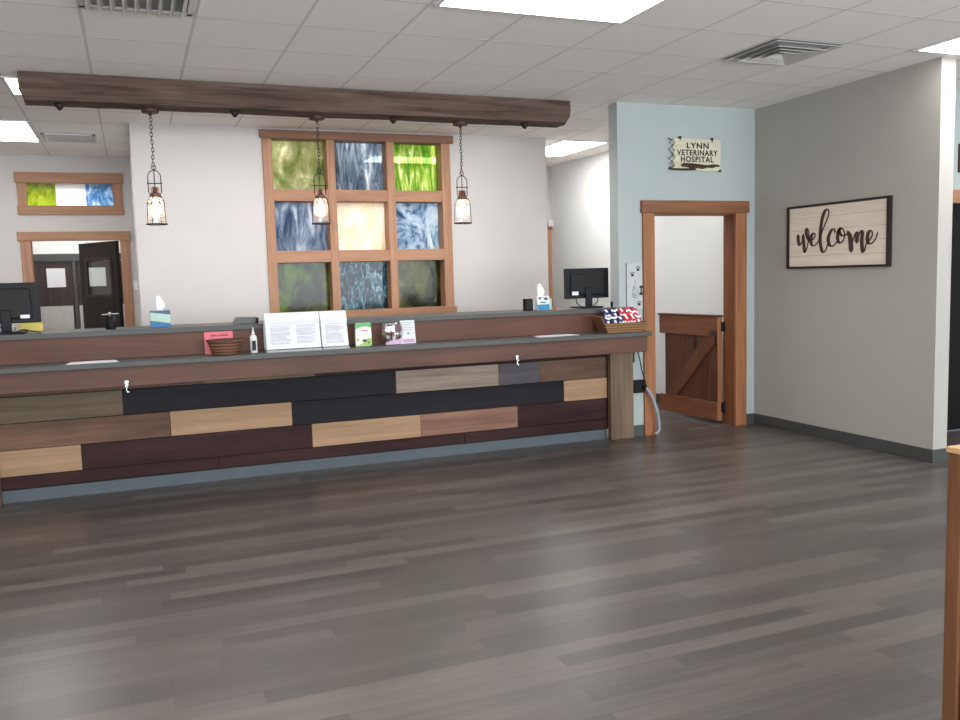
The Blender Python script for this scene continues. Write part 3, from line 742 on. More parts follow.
b = B(); tube(b, [(SX(x), 6.918, SZ(y)) for x, y in [(190, 205), (228, 222), (200, 250), (240, 272), (196, 318), (245, 378), (192, 418), (238, 455), (200, 470), (240, 492), (195, 518)]], .0055, 6); link('wire_edge', b, 'iron', sg)
for x, y in ((315, 188), (655, 196), (740, 532)):
    b = B(); bx(b, SX(x)-.011, SX(x)+.011, 6.914, 6.932, SZ(y)-.012, SZ(y)+.011)
    if y < 300: bx(b, SX(x)-.006, SX(x)+.006, 6.918, 6.945, SZ(y)-.03, SZ(y)+.005)
    link('screw', b, 'iron', sg, bevel=.004)

ws = thing('wall_sign', 'wide whitewashed board sign reading welcome in brown script on the right wall', 'sign', (XR, 5.88, 1.52))
Y0, Y1, Z0, Z1 = 5.292, 6.456, 1.526, 2.090
b = B(); bx(b, XR-.022, XR-.002, Y0+.02, Y1-.02, Z0+.02, Z1-.02)
for k in range(1, 5):
    pass
link('board', b, 'shiplap', ws)
b = B()
for k in range(1, 5):
    z = Z0+(Z1-Z0)*k/5; bx(b, XR-.0228, XR-.0215, Y0+.02, Y1-.02, z-.0012, z+.0012)
tag(link('board_groove', b, 'ink', ws), 'fine grey seam between the boards')
b = B()
bx(b, XR-.035, XR, Y0-.005, Y0+.022, Z0, Z1); bx(b, XR-.035, XR, Y1-.022, Y1+.005, Z0, Z1)
bx(b, XR-.035, XR, Y0+.022, Y1-.022, Z0, Z0+.018); bx(b, XR-.035, XR, Y0+.022, Y1-.022, Z1-.018, Z1)
tag(link('frame', b, 'espresso', ws), 'thin dark brown frame')
ST = [
 [(6.321, 1.829), (6.319, 1.782), (6.303, 1.74), (6.28, 1.756), (6.263, 1.792), (6.254, 1.829)],
 [(6.258, 1.823), (6.25, 1.761), (6.235, 1.675), (6.211, 1.703), (6.189, 1.782), (6.185, 1.846), (6.206, 1.882), (6.22, 1.856), (6.202, 1.802), (6.172, 1.769)],
 [(6.172, 1.769), (6.13, 1.786), (6.106, 1.818), (6.127, 1.837), (6.154, 1.811), (6.16, 1.763), (6.137, 1.728), (6.098, 1.735), (6.057, 1.776)],
 [(6.057, 1.776), (5.997, 1.894), (5.953, 1.972), (5.947, 2.016), (5.97, 2.034), (6.002, 2.007), (6.032, 1.926), (6.046, 1.818), (6.041, 1.733), (6.015, 1.667), (5.981, 1.682), (5.949, 1.747)],
 [(5.872, 1.836), (5.88, 1.857), (5.907, 1.855), (5.936, 1.818), (5.95, 1.771), (5.929, 1.722), (5.889, 1.715), (5.842, 1.754)],
 [(5.804, 1.86), (5.832, 1.834), (5.842, 1.777), (5.818, 1.738), (5.779, 1.754), (5.761, 1.806), (5.78, 1.849), (5.807, 1.863), (5.824, 1.833), (5.787, 1.798), (5.731, 1.807)],
 [(5.726, 1.824), (5.705, 1.794), (5.693, 1.735), (5.687, 1.663)],
 [(5.684, 1.671), (5.672, 1.746), (5.641, 1.808), (5.629, 1.813), (5.624, 1.784), (5.628, 1.734)],
 [(5.628, 1.738), (5.604, 1.8), (5.58, 1.826), (5.568, 1.804), (5.573, 1.741), (5.562, 1.651)],
 [(5.562, 1.651), (5.539, 1.665), (5.521, 1.722), (5.478, 1.759), (5.46, 1.798), (5.479, 1.823), (5.504, 1.806), (5.514, 1.761), (5.499, 1.721), (5.467, 1.719), (5.43, 1.751), (5.406, 1.803)]]
b = B()
for si, s in enumerate(ST):
    P = smoothpts([(0, y, z) for y, z in s], 6); fat = .018 if si == 6 else .0125
    lay = XR-.0235-.0004*si
    L, Rr = [], []
    for i, p in enumerate(P):
        t = (P[min(i+1, len(P)-1)]-P[max(i-1, 0)]).normalized()
        w = .0062+fat*max(0, -t.z)**1.5*(1 if 0 < i < len(P)-1 else .6)
        nrm = Vector((0, -t.z, t.y))
        L.append(p+nrm*w); Rr.append(p-nrm*w)
    lv = [[b.verts.new((lay-dx, q.y, q.z)) for q in S_] for S_ in (L, Rr) for dx in (0, .002)]
    for i in range(len(P)-1):
        b.faces.new([lv[1][i], lv[1][i+1], lv[3][i+1], lv[3][i]]); b.faces.new([lv[0][i], lv[0][i+1], lv[1][i+1], lv[1][i]]); b.faces.new([lv[2][i], lv[2][i+1], lv[3][i+1], lv[3][i]])
    for q in (P[0], P[-1]):
        rr = .0055+ (fat*.45 if si != 9 else 0)
        vs = [b.verts.new((lay-.0021, q.y+rr*math.cos(a), q.z+rr*math.sin(a))) for a in [k*PI/6 for k in range(12)]]; b.faces.new(vs)
tag(link('lettering', b, 'letter', ws), 'brown script lettering')

# paw print panel on the wall behind the counter end
dp = thing('paw_print_panel', 'narrow pale panel with black paw prints and a bone beside the doorway', 'wall decoration', (4.30, 6.95, 1.19))
b = B(); bx(b, 4.226, 4.394, 6.938, 6.949, 1.19, 1.615); link('panel', b, 'acrylic_white', dp)
b = B(); bx(b, 4.223, 4.2275, 6.934, 6.95, 1.19, 1.62); link('panel_edge', b, 'ink', dp)
b = B()
def disc(bm, x, z, rx, rz, y=6.936):
    bm.faces.new([bm.verts.new((x+rx*math.cos(a), y, z+rz*math.sin(a))) for a in [k*PI/7 for k in range(14)]])
def paw(x, z, s):
    b = B(); disc(b, x, z-.2*s, .55*s, .42*s)
    for a in (-.62, -.22, .22, .62): disc(b, x+a*s, z+(.42 if abs(a) > .4 else .62)*s, .16*s, .22*s)
    tag(link('paw_print', b, 'inkblack', dp), 'black paw print')
paw(4.346, 1.565, .030); paw(4.285, 1.515, .030); paw(4.355, 1.245, .030)
b = B()
for z in (1.335, 1.40):
    for dx in (-.009, .009): disc(b, 4.378+dx, z, .011, .012)
b.faces.new([b.verts.new((x, 6.936, z)) for x, z in ((4.371, 1.335), (4.385, 1.335), (4.385, 1.40), (4.371, 1.40))])
tag(link('bone_print', b, 'inkblack', dp), 'black bone')
b = B()
for cx_, cz_, r_ in ((4.318, 1.36, .030), (4.305, 1.39, .014), (4.335, 1.33, .022), (4.30, 1.32, .016)):
    tube(b, [(cx_+r_*math.cos(a), 6.936, cz_+r_*1.2*math.sin(a)) for a in [k*PI/8 for k in range(16)]], .0022, 5, True)
tube(b, smoothpts([(4.31, 6.936, 1.47), (4.315, 6.936, 1.43), (4.30, 6.936, 1.41), (4.29, 6.936, 1.34), (4.31, 6.936, 1.30), (4.345, 6.936, 1.295)], 4), .0022, 5)
tag(link('sketch', b, 'ink', dp), 'grey line drawing')

# thermostat and switch
b = B(); bx(b, 5.60, 5.68, 11.30, 11.35, 2.22, 2.32); tag(link('thermostat', b, 'white', base=(5.64, 11.35, 2.27), bevel=.005), 'small white sensor box high on the wall at the end of the back hall', 'thermostat')
sw = thing('light_switch', 'white light switch beside the back left opening', 'light switch', (.055, 11.35, 1.54))
b = B(); bx(b, .022, .086, 11.342, 11.35, 1.485, 1.595); link('plate', b, 'white', sw, bevel=.002)
b = B(); bx(b, .044, .064, 11.336, 11.343, 1.52, 1.56); link('toggle', b, 'white', sw)

# outlet box, conduit and cord at the counter's right end
ob = thing('outlet_box', 'black power box on the wall strip between counter post and doorway', 'outlet', (4.33, 6.95, .42))
b = B(); bx(b, 4.272, 4.385, 6.90, 6.95, .415, .535); link('box', b, 'blackmat', ob, bevel=.004)
b = B(); lathe(b, [(.022, -.02), (.022, .02)], (4.375, 6.885, .465), 12); link('connector', b, 'blackmat', ob)
b = B(); P = smoothpts([(4.365, 6.885, .475), (4.40, 6.87, .44), (4.445, 6.86, .36), (4.48, 6.85, .25), (4.505, 6.85, .12), (4.50, 6.85, .05), (4.47, 6.86, .024)], 8)
tube(b, P, [.0145+.0012*(i % 2) for i in range(len(P))], 10); tag(link('conduit', b, 'conduit', ob), 'grey flexible conduit curving from the black box to the floor')
b = B(); tube(b, smoothpts([(4.322, 6.93, .835), (4.335, 6.90, .72), (4.35, 6.89, .62), (4.378, 6.88, .52), (4.385, 6.88, .475), (4.368, 6.89, .455)], 8), .006, 8)
tag(link('power_cord', b, 'cord', ob), 'black cord hanging from the countertop')
b = B(); bx(b, 4.262, 4.295, 6.925, 6.95, .70, .80); tag(link('cable_clip', b, 'blackmat', base=(4.28, 6.95, .75), bevel=.004), 'small black cable clip high beside the counter post', 'cable clip')

# ------------------------------------------------------------------ things on the upper top (z 1.217)
UZ = 1.2175
def monitor(x0, x1, z0, z1, y, label, stx, sticker, rot=0):
    t = thing('monitor', label, 'monitor', (stx, y+.03, UZ), 'black computer monitors seen from behind')
    b = B(); bx(b, x0, x1, y+.012, y+.040, z0, z1); link('screen', b, 'black', t, bevel=.006)
    b = B(); prism(b, [(x0+.05, z0+.03), (x1-.05, z0+.03), (x1-.06, z1-.04), (x0+.06, z1-.04)], 'y', y-.012, y+.013); link('back_cover', b, 'black', t, bevel=.012)
    b = B(); bx(b, stx-.035, stx+.035, y-.03, y-.005, UZ+.012, z0+.10); link('stand', b, 'black', t, bevel=.006)
    b = B(); bx(b, stx-.125, stx+.125, y-.08, y+.12, UZ, UZ+.014); link('stand_base', b, 'black', t, bevel=.006)
    b = B(); bx(b, sticker[0], sticker[1], y-.0135, y-.0125, sticker[2], sticker[3]); tag(link('sticker', b, 'white', t), 'white sticker')
    return t
mR = monitor(3.705, 4.165, 1.305, 1.585, 7.15, 'black monitor at the right end of the counter, in front of the hall', 3.935, (3.765, 3.83, 1.338, 1.372))
mL = monitor(-1.13, -.635, 1.29, 1.584, 7.12, 'black monitor at the far left edge of the counter', -.86, (-.765, -.705, 1.325, 1.35))
for pts, lb in (([(3.80, 7.12, 1.33), (3.79, 7.10, 1.27), (3.83, 7.08, 1.235), (3.86, 7.09, 1.225)], 'thin black cable left of the right monitor stand'),
                ([(4.02, 7.12, 1.33), (4.01, 7.10, 1.28), (3.97, 7.08, 1.25), (3.95, 7.08, 1.228)], 'thin black cable right of the right monitor stand'),
                ([(-.95, 7.05, 1.223), (-.93, 7.05, 1.262), (-.86, 7.04, 1.268), (-.81, 7.03, 1.226)], 'black cable looped left of the left monitor stand'),
                ([(-.80, 7.03, 1.225), (-.75, 7.03, 1.245), (-.70, 7.02, 1.236), (-.63, 7.02, 1.223)], 'black cable lying right of the left monitor stand')):
    b = B(); tube(b, smoothpts(pts, 6), .005, 6); tag(link('cable', b, 'cord', mR if 'right monitor' in lb else mL), lb)
b = B(); bx(b, -.80, -.645, 7.26, 7.40, UZ, 1.255); bx(b, -.79, -.65, 7.27, 7.39, 1.255, 1.29); bx(b, -.81, -.66, 7.25, 7.38, 1.29, 1.305)
tag(link('folder_stack', b, 'yellow', base=(-.72, 7.33, UZ), bevel=.002), 'stack of yellow folders behind the left monitor', 'folders')
b = B(); bx(b, -1.0, -.83, 7.25, 7.40, UZ, 1.262); tag(link('paper_stack', b, 'paper', base=(-.9, 7.32, UZ), bevel=.002), 'pile of white papers under the left monitor', 'papers')

pc = thing('pen_cup', 'black pen cup with pens lying across it, right of the left monitor', 'pen cup', (-.165, 7.10, UZ))
b = B(); lathe(b, [(.034, 0), (.036, .004), (.041, .10), (.037, .10), (.032, .012), (.001, .010)], (-.165, 7.10, UZ), 20, cap=False); link('cup', b, 'blackmat', pc)
b = B(); tube(b, [(-.225, 7.09, UZ+.112), (-.105, 7.10, UZ+.116)], .004, 6); tube(b, [(-.17, 7.08, UZ+.115), (-.15, 7.12, UZ+.02)], .004, 6); link('pen', b, 'steel', pc)
b = B(); lathe(b, [(.001, -.011), (.009, -.007), (.011, 0), (.009, .007), (.001, .011)], (-.167, 7.085, UZ+.12), 10); tag(link('bead', b, 'chrome', pc), 'round silver knob')

def tissue_box(x0, x1, y, h, label, cols, tx):
    t = thing('tissue_box', label, 'tissue box', ((x0+x1)/2, y+.06, UZ))
    b = B()
    bx(b, x0, x1, y, y+.12, UZ, UZ+h, 0)
    link('carton', b, cols[0], t, bevel=.002)
    w = x1-x0
    b = B(); prism(b, [(x0+.001, UZ+h*.42), (x1-.001, UZ+h*.22), (x1-.001, UZ+h*.75), (x0+.001, UZ+h*.92)] if len(cols) > 3 else [(x0+.001, UZ+.002), (x1-.001, UZ+.002), (x1-.001, UZ+h*.42), (x0+.001, UZ+h*.42)], 'y', y-.0012, y)
    tag(link('printed_band', b, cols[1], t), 'band of another colour on the carton')
    b = B(); prism(b, [(x0+.001, UZ+.001), (x1-.001, UZ+.001), (x1-.001, UZ+h*.2), (x0+.001, UZ+h*.36)] if len(cols) > 3 else
                   [(x0+.01, UZ+h*.93), (x0+w*.35, UZ+h*.95), (x0+w*.30, UZ+h*.8), (x0+.02, UZ+h*.74)], 'y', y-.002, y)
    if len(cols) <= 3:
        prism(b, [(x0+w*.5, UZ+h*.9), (x0+w*.8, UZ+h*.93), (x0+w*.9, UZ+h*.75), (x0+w*.6, UZ+h*.70)], 'y', y-.002, y)
        prism(b, [(x0+w*.2, UZ+h*.62), (x0+w*.75, UZ+h*.58), (x0+w*.7, UZ+h*.5), (x0+w*.25, UZ+h*.52)], 'y', y-.002, y)
    link('printed_shape', b, cols[2], t)
    # pulled tissue: crumpled upright leaf
    b = B(); n = 14; rows = []
    for j in range(8):
        f = j/7; hw = .036*(math.sin(PI*min(1, .25+f*.55)))*(1-.55*f**3); z = UZ+h+.11*f
        rows.append([b.verts.new((tx+hw*math.cos(2*PI*k/n)+.006*math.sin(f*5), y+.06+hw*.55*math.sin(2*PI*k/n)*(1+.5*math.cos(5*2*PI*k/n)), z+.006*math.sin(3*2*PI*k/n)*f)) for k in range(n)])
    for a_, c_ in zip(rows, rows[1:]):
        for k in range(n): b.faces.new([a_[k], a_[(k+1) % n], c_[(k+1) % n], c_[k]])
    b.faces.new(rows[0][::-1]); b.faces.new(rows[-1])
    link('tissue', b, 'tissue', t, smooth=True)
tissue_box(.115, .262, 7.06, .125, 'blue and mint tissue box below the left pendant lamp', ['t_navy', 't_mint', 't_blue', 1], .188)
tissue_box(3.372, 3.492, 7.06, .125, 'white and teal tissue box left of the right monitor', ['white', 't_teal', 't_navy'], 3.432)
b = B(); bx(b, 3.50, 3.535, 7.10, 7.16, UZ, UZ+.10); tag(link('small_carton', b, 't_mint', base=(3.517, 7.13, UZ), bevel=.002), 'small pale green carton right of the teal tissue box', 'carton')
b = B(); lathe(b, [(.012, 0), (.014, .004), (.012, .02), (.006, .026)], (3.545, 7.05, UZ), 12); tag(link('red_cap', b, 'red', base=(3.545, 7.05, UZ)), 'tiny red cap beside the pale green carton', 'cap')
bs = thing('speaker_box', 'small black desktop speaker left of the white and teal tissue box', 'speaker', (3.293, 7.10, UZ))
b = B(); bx(b, 3.254, 3.330, 7.06, 7.12, UZ, UZ+.108); link('housing', b, 'blackmat', bs, bevel=.006)
b = B(); bx(b, 3.262, 3.322, 7.054, 7.06, UZ+.012, UZ+.098); link('grille', b, 'black', bs, bevel=.002)
td = thing('card_reader', 'low dark grey wedge shaped desk device above the wicker basket', 'desk device', (.81, 7.03, UZ))
b = B(); prism(b, [(.712, UZ), (.905, UZ), (.905, UZ+.048), (.745, UZ+.052)], 'y', 6.97, 7.09); link('housing', b, 'base', td, bevel=.004)
b = B(); prism(b, [(.882, UZ+.004), (.907, UZ+.004), (.907, UZ+.044), (.888, UZ+.044)], 'y', 6.966, 6.972); link('side_slot', b, 'blackmat', td)
b = B(); lathe(b, [(.010, 0), (.012, .045), (.006, .055)], (4.148-.035, 7.02, UZ), 10); tag(link('sanitizer_bottle', b, 'blackmat', base=(4.113, 7.02, UZ)), 'tiny dark bottle just right of the right monitor base', 'bottle')

# ------------------------------------------------------------------ things on the lower ledge (z 1.003)
LZ = 1.0035
def leaning(bm, x0, x1, y, z0, z1, lean, th=.0015, mi=0):
    """thin upright card whose top leans back"""
    vs = [bm.verts.new(c) for c in ((x0, y, z0), (x1, y, z0), (x1, y+th, z0), (x0, y+th, z0), (x0, y+lean, z1), (x1, y+lean, z1), (x1, y+lean+th, z1), (x0, y+lean+th, z1))]
    for f in ((0, 3, 2, 1), (4, 5, 6, 7), (0, 1, 5, 4), (1, 2, 6, 5), (2, 3, 7, 6), (3, 0, 4, 7)):
        bm.faces.new([vs[i] for i in f]).material_index = mi

pk = thing('flyer', 'pink flyer leaning on the riser behind the wicker basket', 'flyer', (.595, 6.91, LZ))
b = B(); leaning(b, .488, .700, 6.898, LZ, 1.172, .022); link('sheet', b, 'pink', pk)
b = B()
for i in range(14):
    x = .535+i*.0095; 
    if i == 5: continue
    bx(b, x, x+.006, 6.9125, 6.9140, 1.136, 1.148)
link('print', b, 'pinkink', pk)

bk = thing('wicker_basket', 'empty oval brown wicker basket in front of the pink flyer', 'basket', (.625, 6.78, LZ))
b = B(); lathe(b, [(.088, 0), (.092, .004), (.105, .05), (.122, .098), (.127, .108), (.118, .108), (.112, .098), (.094, .05), (.082, .012), (.001, .010)], (.625, 6.77, LZ), 36, 1.03, .78, cap=False); link('basket_body', b, 'wicker', bk, smooth=True)
b = B()
for ph in (0, PI): tube(b, [(.625+(.124+.004*math.cos(20*a+ph))*1.03*math.cos(a), 6.77+(.124+.004*math.cos(20*a+ph))*.78*math.sin(a), LZ+.108+.005*math.sin(20*a+ph)) for a in [2*PI*k/100 for k in range(100)]], .006, 5, True)
link('woven_rim', b, 'wicker', bk)

bt = thing('squeeze_bottle', 'white nozzle bottle with a black label right of the wicker basket', 'bottle', (.835, 6.77, LZ))
b = B(); lathe(b, [(.022, 0), (.027, .003), (.027, .115), (.022, .130), (.012, .138)], (.835, 6.77, LZ), 20); link('bottle_body', b, 'white', bt)
b = B(); lathe(b, [(.013, .138), (.013, .150), (.008, .156), (.004, .192), (.002, .195)], (.835, 6.77, LZ), 14); link('nozzle', b, 'white', bt)
b = B(); bm_ = b
n = 8
vs = [[b.verts.new((.835+.0275*math.sin(a), 6.77-.0275*math.cos(a), LZ+z)) for a in [(-.55+1.1*k/(n-1)) for k in range(n)]] for z in (.020, .095)]
for k in range(n-1): b.faces.new([vs[0][k], vs[0][k+1], vs[1][k+1], vs[1][k]])
tag(link('label_patch', b, 'inkblack', bt), 'black label')

def doc_tray(x0, x1, label, cols, lead=0):
    t = thing('document_tray', label, 'paper tray', ((x0+x1)/2, 6.80, LZ), 'white paper trays standing on the lower ledge')
    b = B(); prism(b, [(6.70, LZ), (6.86, LZ), (6.86, LZ+.02), (6.71, LZ+.014)], 'x', x0, x1); tag(link('tray_base', b, 'acrylic', t), 'pale plastic base')
    b = B(); leaning(b, x0+.002, x1-.002, 6.725, LZ+.021, 1.222, .05, .004)
    link('front_sheet', b, 'paper', t)
    # folded-over top sheets
    b = B(); prof = [(6.772, 1.205), (6.768, 1.226), (6.782, 1.262), (6.80, 1.290), (6.822, 1.298), (6.85, 1.290), (6.868, 1.02), (6.862, 1.02), (6.84, 1.27), (6.80, 1.262), (6.785, 1.215)]
    prism(b, prof, 'x', x0, x1); link('folded_sheet', b, 'paper', t, bevel=.002)
    b = B()
    for c0, c1, zt, zb in cols:
        z = zt
        while z > zb:
            f = (z-LZ-.021)/(1.222-LZ-.021); y = 6.725+.05*f-.0012
            c = c1-random.choice((0, 0, .01, .03))
            bx(b, c0, c, y-.0006, y+.0005, z-.0022, z+.0004); z -= .0085 if random.random() > .12 else .014
    bx(b, x0+.006, x1-.006, 6.770, 6.7735, 1.2245, 1.2265) if False else None
    link('print', b, 'ink', t)
    b = B(); bx(b, x0+.03+lead, x1-.04, 6.787, 6.789, 1.268, 1.271) if False else bx(b, x0+.03, x1-.05, 6.7705, 6.7725, 1.231, 1.233)
    link('heading', b, 'ink', t)
doc_tray(.925, 1.345, 'wider white paper tray full of printed forms right of the nozzle bottle', [(.96, 1.11, 1.20, 1.06), (1.16, 1.31, 1.20, 1.06)])
doc_tray(1.351, 1.562, 'narrower white paper tray of printed forms left of the green and white packet', [(1.385, 1.53, 1.20, 1.05)])

gp = thing('treat_packet', 'green and white packet standing right of the paper trays', 'packet', (1.695, 6.8, LZ))
b = B(); prism(b, [(1.630, LZ), (1.762, LZ), (1.765, 1.09), (1.760, 1.192), (1.636, 1.192), (1.630, 1.09)], 'y', 6.785, 6.815); link('packet_body', b, 'cream', gp, bevel=.008)
b = B(); prism(b, [(1.634, 1.145), (1.66, 1.155), (1.70, 1.166), (1.735, 1.160), (1.762, 1.150), (1.760, 1.191), (1.636, 1.191)], 'y', 6.7835, 6.786)
tag(link('top_band', b, 'green', gp), 'green band')
b = B(); prism(b, [(1.634, 1.012), (1.762, 1.008), (1.762, 1.06), (1.742, 1.075), (1.715, 1.055), (1.69, 1.03), (1.66, 1.02)], 'y', 6.7835, 6.786); tag(link('lower_patch', b, 'lime', gp), 'yellow-green patch')
for x, z, rx, rz in ((1.705, 1.05, .022, .012), (1.65, 1.06, .007, .009), (1.738, 1.035, .006, .012)):
    b = B(); disc(b, x, z, rx, rz, 6.7825); tag(link('animal_picture', b, 'treat', gp), 'small brown animal picture')
b = B(); bx(b, 1.685, 1.73, 6.7825, 6.7835, 1.128, 1.136); tag(link('red_print', b, 'red', gp), 'short line of red print')

tb = thing('treat_bag', 'clear bag of brown treats with a lilac label left of the white card', 'bag', (1.93, 6.79, LZ))
b = B(); lathe(b, [(.065, 0), (.078, .02), (.085, .08), (.086, .13), (.080, .165), (.074, .18)], (1.935, 6.79, LZ), 24, 1.05, .42, cap=False); link('clear_film', b, 'bag', tb, smooth=True)
b = B()
rnd = random.Random(4)
for k in range(26):
    x = 1.935+rnd.uniform(-.06, .045); z = LZ+.05+rnd.uniform(0, .105); y = 6.79+rnd.uniform(-.02, .012)
    s = rnd.uniform(.014, .022); mt = Matrix.Translation((x, y, z)) @ Matrix.Rotation(rnd.uniform(0, 3), 4, Vector((rnd.random(), rnd.random(), rnd.random())).normalized())
    bx(b, -s, s, -s*.5, s*.5, -s*.7, s*.7, mat=mt)
tag(link('treat_pieces', b, 'treat', tb, bevel=.004), 'brown treats')
b = B(); disc(b, 1.975, 1.135, .030, .034, 6.752); tag(link('dark_print', b, 'treat', tb), 'dark round print on the bag')
b = B(); prism(b, [(1.87, LZ+.006), (2.0, LZ+.006), (2.012, LZ+.07), (1.98, LZ+.045), (1.93, LZ+.04), (1.87, LZ+.02)], 'y', 6.750, 6.7515); tag(link('lilac_label', b, 'lilac', tb), 'lilac label')
cd = thing('info_card', 'white printed card leaning at the right of the treat bag', 'card', (2.095, 6.87, LZ))
b = B(); leaning(b, 2.030, 2.155, 6.855, LZ, 1.192, .03); link('card_sheet', b, 'paper', cd)
b = B()
for k in range(6):
    z = 1.175-k*.014; bx(b, 2.05, 2.14-.01*(k % 3), 6.855+.03*(z-LZ)/.19-.0015, 6.855+.03*(z-LZ)/.19, z-.002, z+.001)
link('print', b, 'ink', cd)
b = B(); z = 1.085; yy = 6.855+.03*(z-LZ)/.19-.001; disc(b, 2.095, z, .012, .008, yy-.002); tag(link('green_mark', b, 'green', cd), 'small green mark')
b = B(); leaning(b, 2.045, 2.145, 6.853, LZ+.006, 1.04, .0065, .001); tag(link('pink_foot', b, 'lilac', cd), 'pale pink strip along the bottom')

def sheet(x0, x1, y0, y1, label, skew=.0):
    b = B(); prism(b, [(x0, y0), (x1, y0+skew), (x1-.03, y1+skew), (x0+.02, y1)], 'z', LZ, LZ+.002); tag(link('paper_sheet', b, 'paper', base=((x0+x1)/2, (y0+y1)/2, LZ)), label, 'paper sheet', 'white sheets lying on the lower ledge')
sheet(-.46, -.12, 6.66, 6.86, 'white paper sheet lying on the lower ledge at far left')
sheet(3.21, 3.60, 6.68, 6.87, 'white paper sheet lying on the lower ledge left of the treat tray', .02)

# tray basket with snack packets
tr = thing('tray_basket', 'flared rectangular wicker tray basket at the right end of the lower ledge', 'basket', (4.05, 6.77, LZ))
b = B()
def rect(x0, x1, y0, y1, z): return [b.verts.new(c) for c in ((x0, y0, z), (x1, y0, z), (x1, y1, z), (x0, y1, z))]
R0 = rect(3.875, 4.235, 6.69, 6.84, LZ); R1 = rect(3.835, 4.262, 6.665, 6.875, LZ+.085); R2 = rect(3.845, 4.252, 6.675, 6.865, LZ+.085); R3 = rect(3.885, 4.225, 6.70, 6.83, LZ+.010)
R1[0].co.z += 0; 
for a_, c_ in ((R0, R1), (R1, R2), (R2, R3)):
    for k in range(4): b.faces.new([a_[k], a_[(k+1) % 4], c_[(k+1) % 4], c_[k]])
b.faces.new(R0[::-1]); b.faces.new(R3)
link('basket_body', b, 'wicker2', tr)
b = B(); prism(b, [(3.80, LZ+.15), (3.815, LZ+.155), (3.882, LZ+.01), (3.872, LZ+.005)], 'y', 6.68, 6.86); tag(link('end_flap', b, 'wicker', tr), 'darker raised end of the basket')
b = B(); tube(b, [(3.835, 6.665, LZ+.086), (4.262, 6.665, LZ+.086), (4.262, 6.875, LZ+.086), (3.835, 6.875, LZ+.086)], .005, 6, True); link('woven_rim', b, 'wicker2', tr)

def snack(x, z, y, w, h, rot, col, label):
    t = thing('snack_packet', label, 'snack packet', (x, y, z), 'snack packets in the tray basket')
    mt = Matrix.Translation((x, y, z)) @ Matrix.Rotation(rot, 4, 'Y') @ Matrix.Rotation(-.35, 4, 'X')
    b = B(); rows = []
    for j in range(7):
        f = j/6; zz = -h/2+h*f; th = .003+.012*math.sin(PI*f)
        rows.append([b.verts.new(mt @ Vector((-w/2*(1-2*u)*(1 if j in (0, 6) else .96), s*th*math.sin(PI*max(.08, min(.92, u))), zz))) for s, us in ((-1, (0, .25, .5, .75, 1)), (1, (.75, .5, .25))) for u in us])
    nn = len(rows[0])
    for a_, c_ in zip(rows, rows[1:]):
        for k in range(nn): b.faces.new([a_[k], a_[(k+1) % nn], c_[(k+1) % nn], c_[k]])
    b.faces.new(rows[0][::-1]); b.faces.new(rows[-1])
    link('wrapper', b, col, t, smooth=True)
    for pg in random.choice((([(-.46, .40), (.1, .30), (.42, .46), (.46, .22), (.05, .08), (-.44, .20)], [(-.2, -.1), (.12, -.02), (.2, -.42), (-.05, -.46)]),
                             ([(-.46, .10), (.0, .26), (.46, .02), (.46, -.16), (.02, .04), (-.46, -.12)], [(.1, -.2), (.44, -.26), (.44, -.46), (.0, -.46)]),
                             ([(-.46, -.1), (-.1, -.24), (.2, -.1), (.46, -.3), (.46, -.46), (-.3, -.46)], [(-.4, .44), (-.1, .44), (.15, .12), (-.12, .08)]))):
        b = B()
        vs = [mt @ Vector((w*px_, -.0165, h*pz_)) for px_, pz_ in pg]
        b.faces.new([b.verts.new(v) for v in vs]); tag(link('printed_shape', b, 'white', t), 'white printed shape')
cfg = []
for k, (x, z) in enumerate(((3.905, .105), (3.975, .11), (4.045, .105), (3.93, .168), (4.005, .170))): cfg.append((x, z, 'navy'))
for k, (x, z) in enumerate(((4.105, .105), (4.165, .105), (4.215, .112), (4.085, .17), (4.15, .178), (4.212, .165))): cfg.append((x, z, 'red'))
where = {0: 'front left of the tray, against its raised end', 1: 'front of the tray, second from its raised end', 2: 'front of the tray beside the red ones', 3: 'upper row over the raised end', 4: 'upper row touching the red ones',
         5: 'front of the tray beside the navy ones', 6: 'front of the tray, middle of the red ones', 7: 'front right end of the tray', 8: 'upper row touching the navy ones', 9: 'topmost of the pile', 10: 'upper row at the right end of the tray'}
for i, (x, z, c) in enumerate(cfg):
    snack(x, LZ+z, 6.745+(.05 if i in (3, 4, 8, 9, 10) else 0), .072, .086, random.uniform(-.2, .2), c, '%s and white snack packet, %s' % ('navy blue' if c == 'navy' else 'red', where[i]))

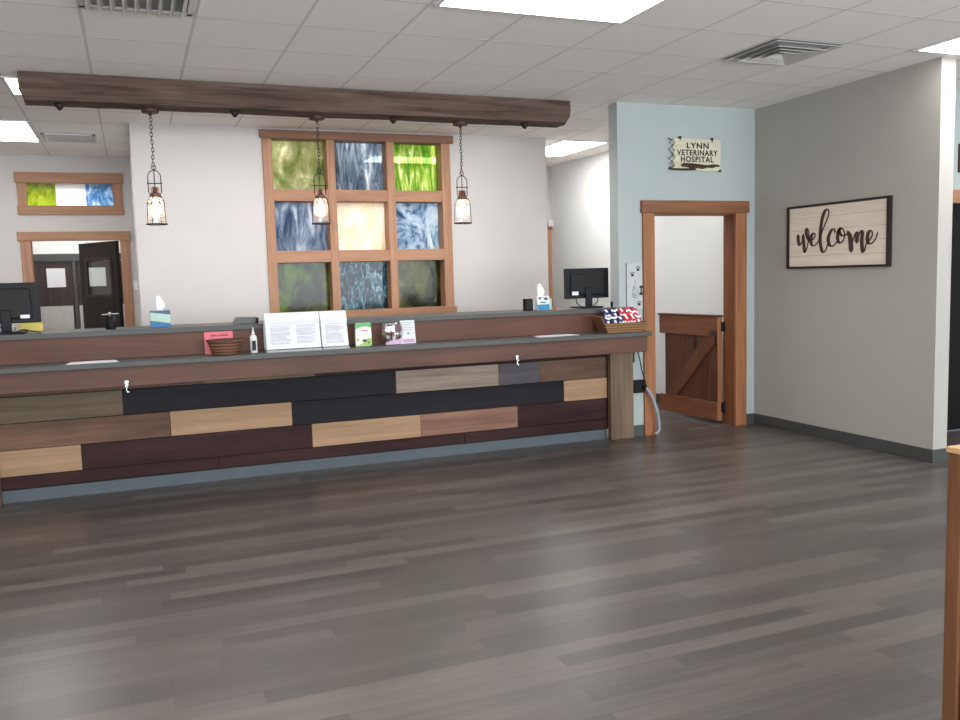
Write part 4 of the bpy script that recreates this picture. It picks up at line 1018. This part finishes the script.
# ------------------------------------------------------------------ wooden cabinet at the right edge
cb = thing('wooden_cabinet', 'brown wooden cabinet at the right edge, cut off by the frame', 'cabinet', (2.65, 1.35, 0))
b = B(); bx(b, 2.222, 3.1, .82, 1.82, .05, .985); link('cabinet_body', b, 'cab_dark', cb)
for y0, y1 in ((1.787, 1.835), (.80, .85)):
    b = B(); bx(b, 2.205, 2.235, y0, y1, 0, .985); link('corner_stile', b, 'cab', cb, bevel=.003)
b = B(); bx(b, 2.20, 3.12, .79, 1.838, .985, 1.003); tag(link('cabinet_top', b, 'cab_top', cb, bevel=.003), 'pale wooden top')
for z0, z1 in ((.57, .97), (.08, .555)):
    b = B(); bx(b, 2.213, 2.222, .86, 1.78, z0, z1); link('side_panel', b, 'cab', cb, bevel=.003)

# ------------------------------------------------------------------ daylight, world, camera
def area(name, loc, rot, sx, sy, e, col):
    l = D.lights.new(name, 'AREA'); l.shape = 'RECTANGLE'; l.size = sx; l.size_y = sy; l.energy = e; l.color = col
    o = D.objects.new(name, l); COL.objects.link(o); o.location = loc; o.rotation_euler = rot; return o
area('daylight_left_window', (-.2, -3.4, 1.6), (math.radians(105), 0, 0), 4.6, 1.9, 320, (.86, .94, 1.0))
area('daylight_right_window', (5.0, -3.4, 1.6), (math.radians(105), 0, 0), 4.6, 1.9, 400, (.86, .94, 1.0))

wd = D.worlds.new('sky'); bpy.context.scene.world = wd; wd.use_nodes = True
bg = wd.node_tree.nodes['Background']; bg.inputs[0].default_value = (.75, .87, 1, 1); bg.inputs[1].default_value = .9

cam = D.cameras.new('camera'); co = D.objects.new('camera', cam); COL.objects.link(co)
f, yaw, pit, rol = 867.874, .377822317, .0964796, -.027592156
cam.sensor_width = 36; cam.lens = f*36/960; cam.clip_start = .05
fw = Vector((math.sin(yaw)*math.cos(pit), math.cos(yaw)*math.cos(pit), -math.sin(pit)))
r0 = Vector((math.cos(yaw), -math.sin(yaw), 0)); u0 = r0.cross(fw)
cr, sr = math.cos(rol), math.sin(rol)
r = cr*r0+sr*u0; u = -sr*r0+cr*u0
mw = Matrix((r, u, -fw)).transposed().to_4x4(); mw.translation = (0, 0, 1.54)
co.matrix_world = mw
sc = bpy.context.scene; sc.camera = co
sc.view_settings.view_transform = 'Standard'; sc.view_settings.look = 'None'; sc.view_settings.gamma = 1
sc.view_settings.exposure = 0.47; sc.view_settings.use_curve_mapping = False
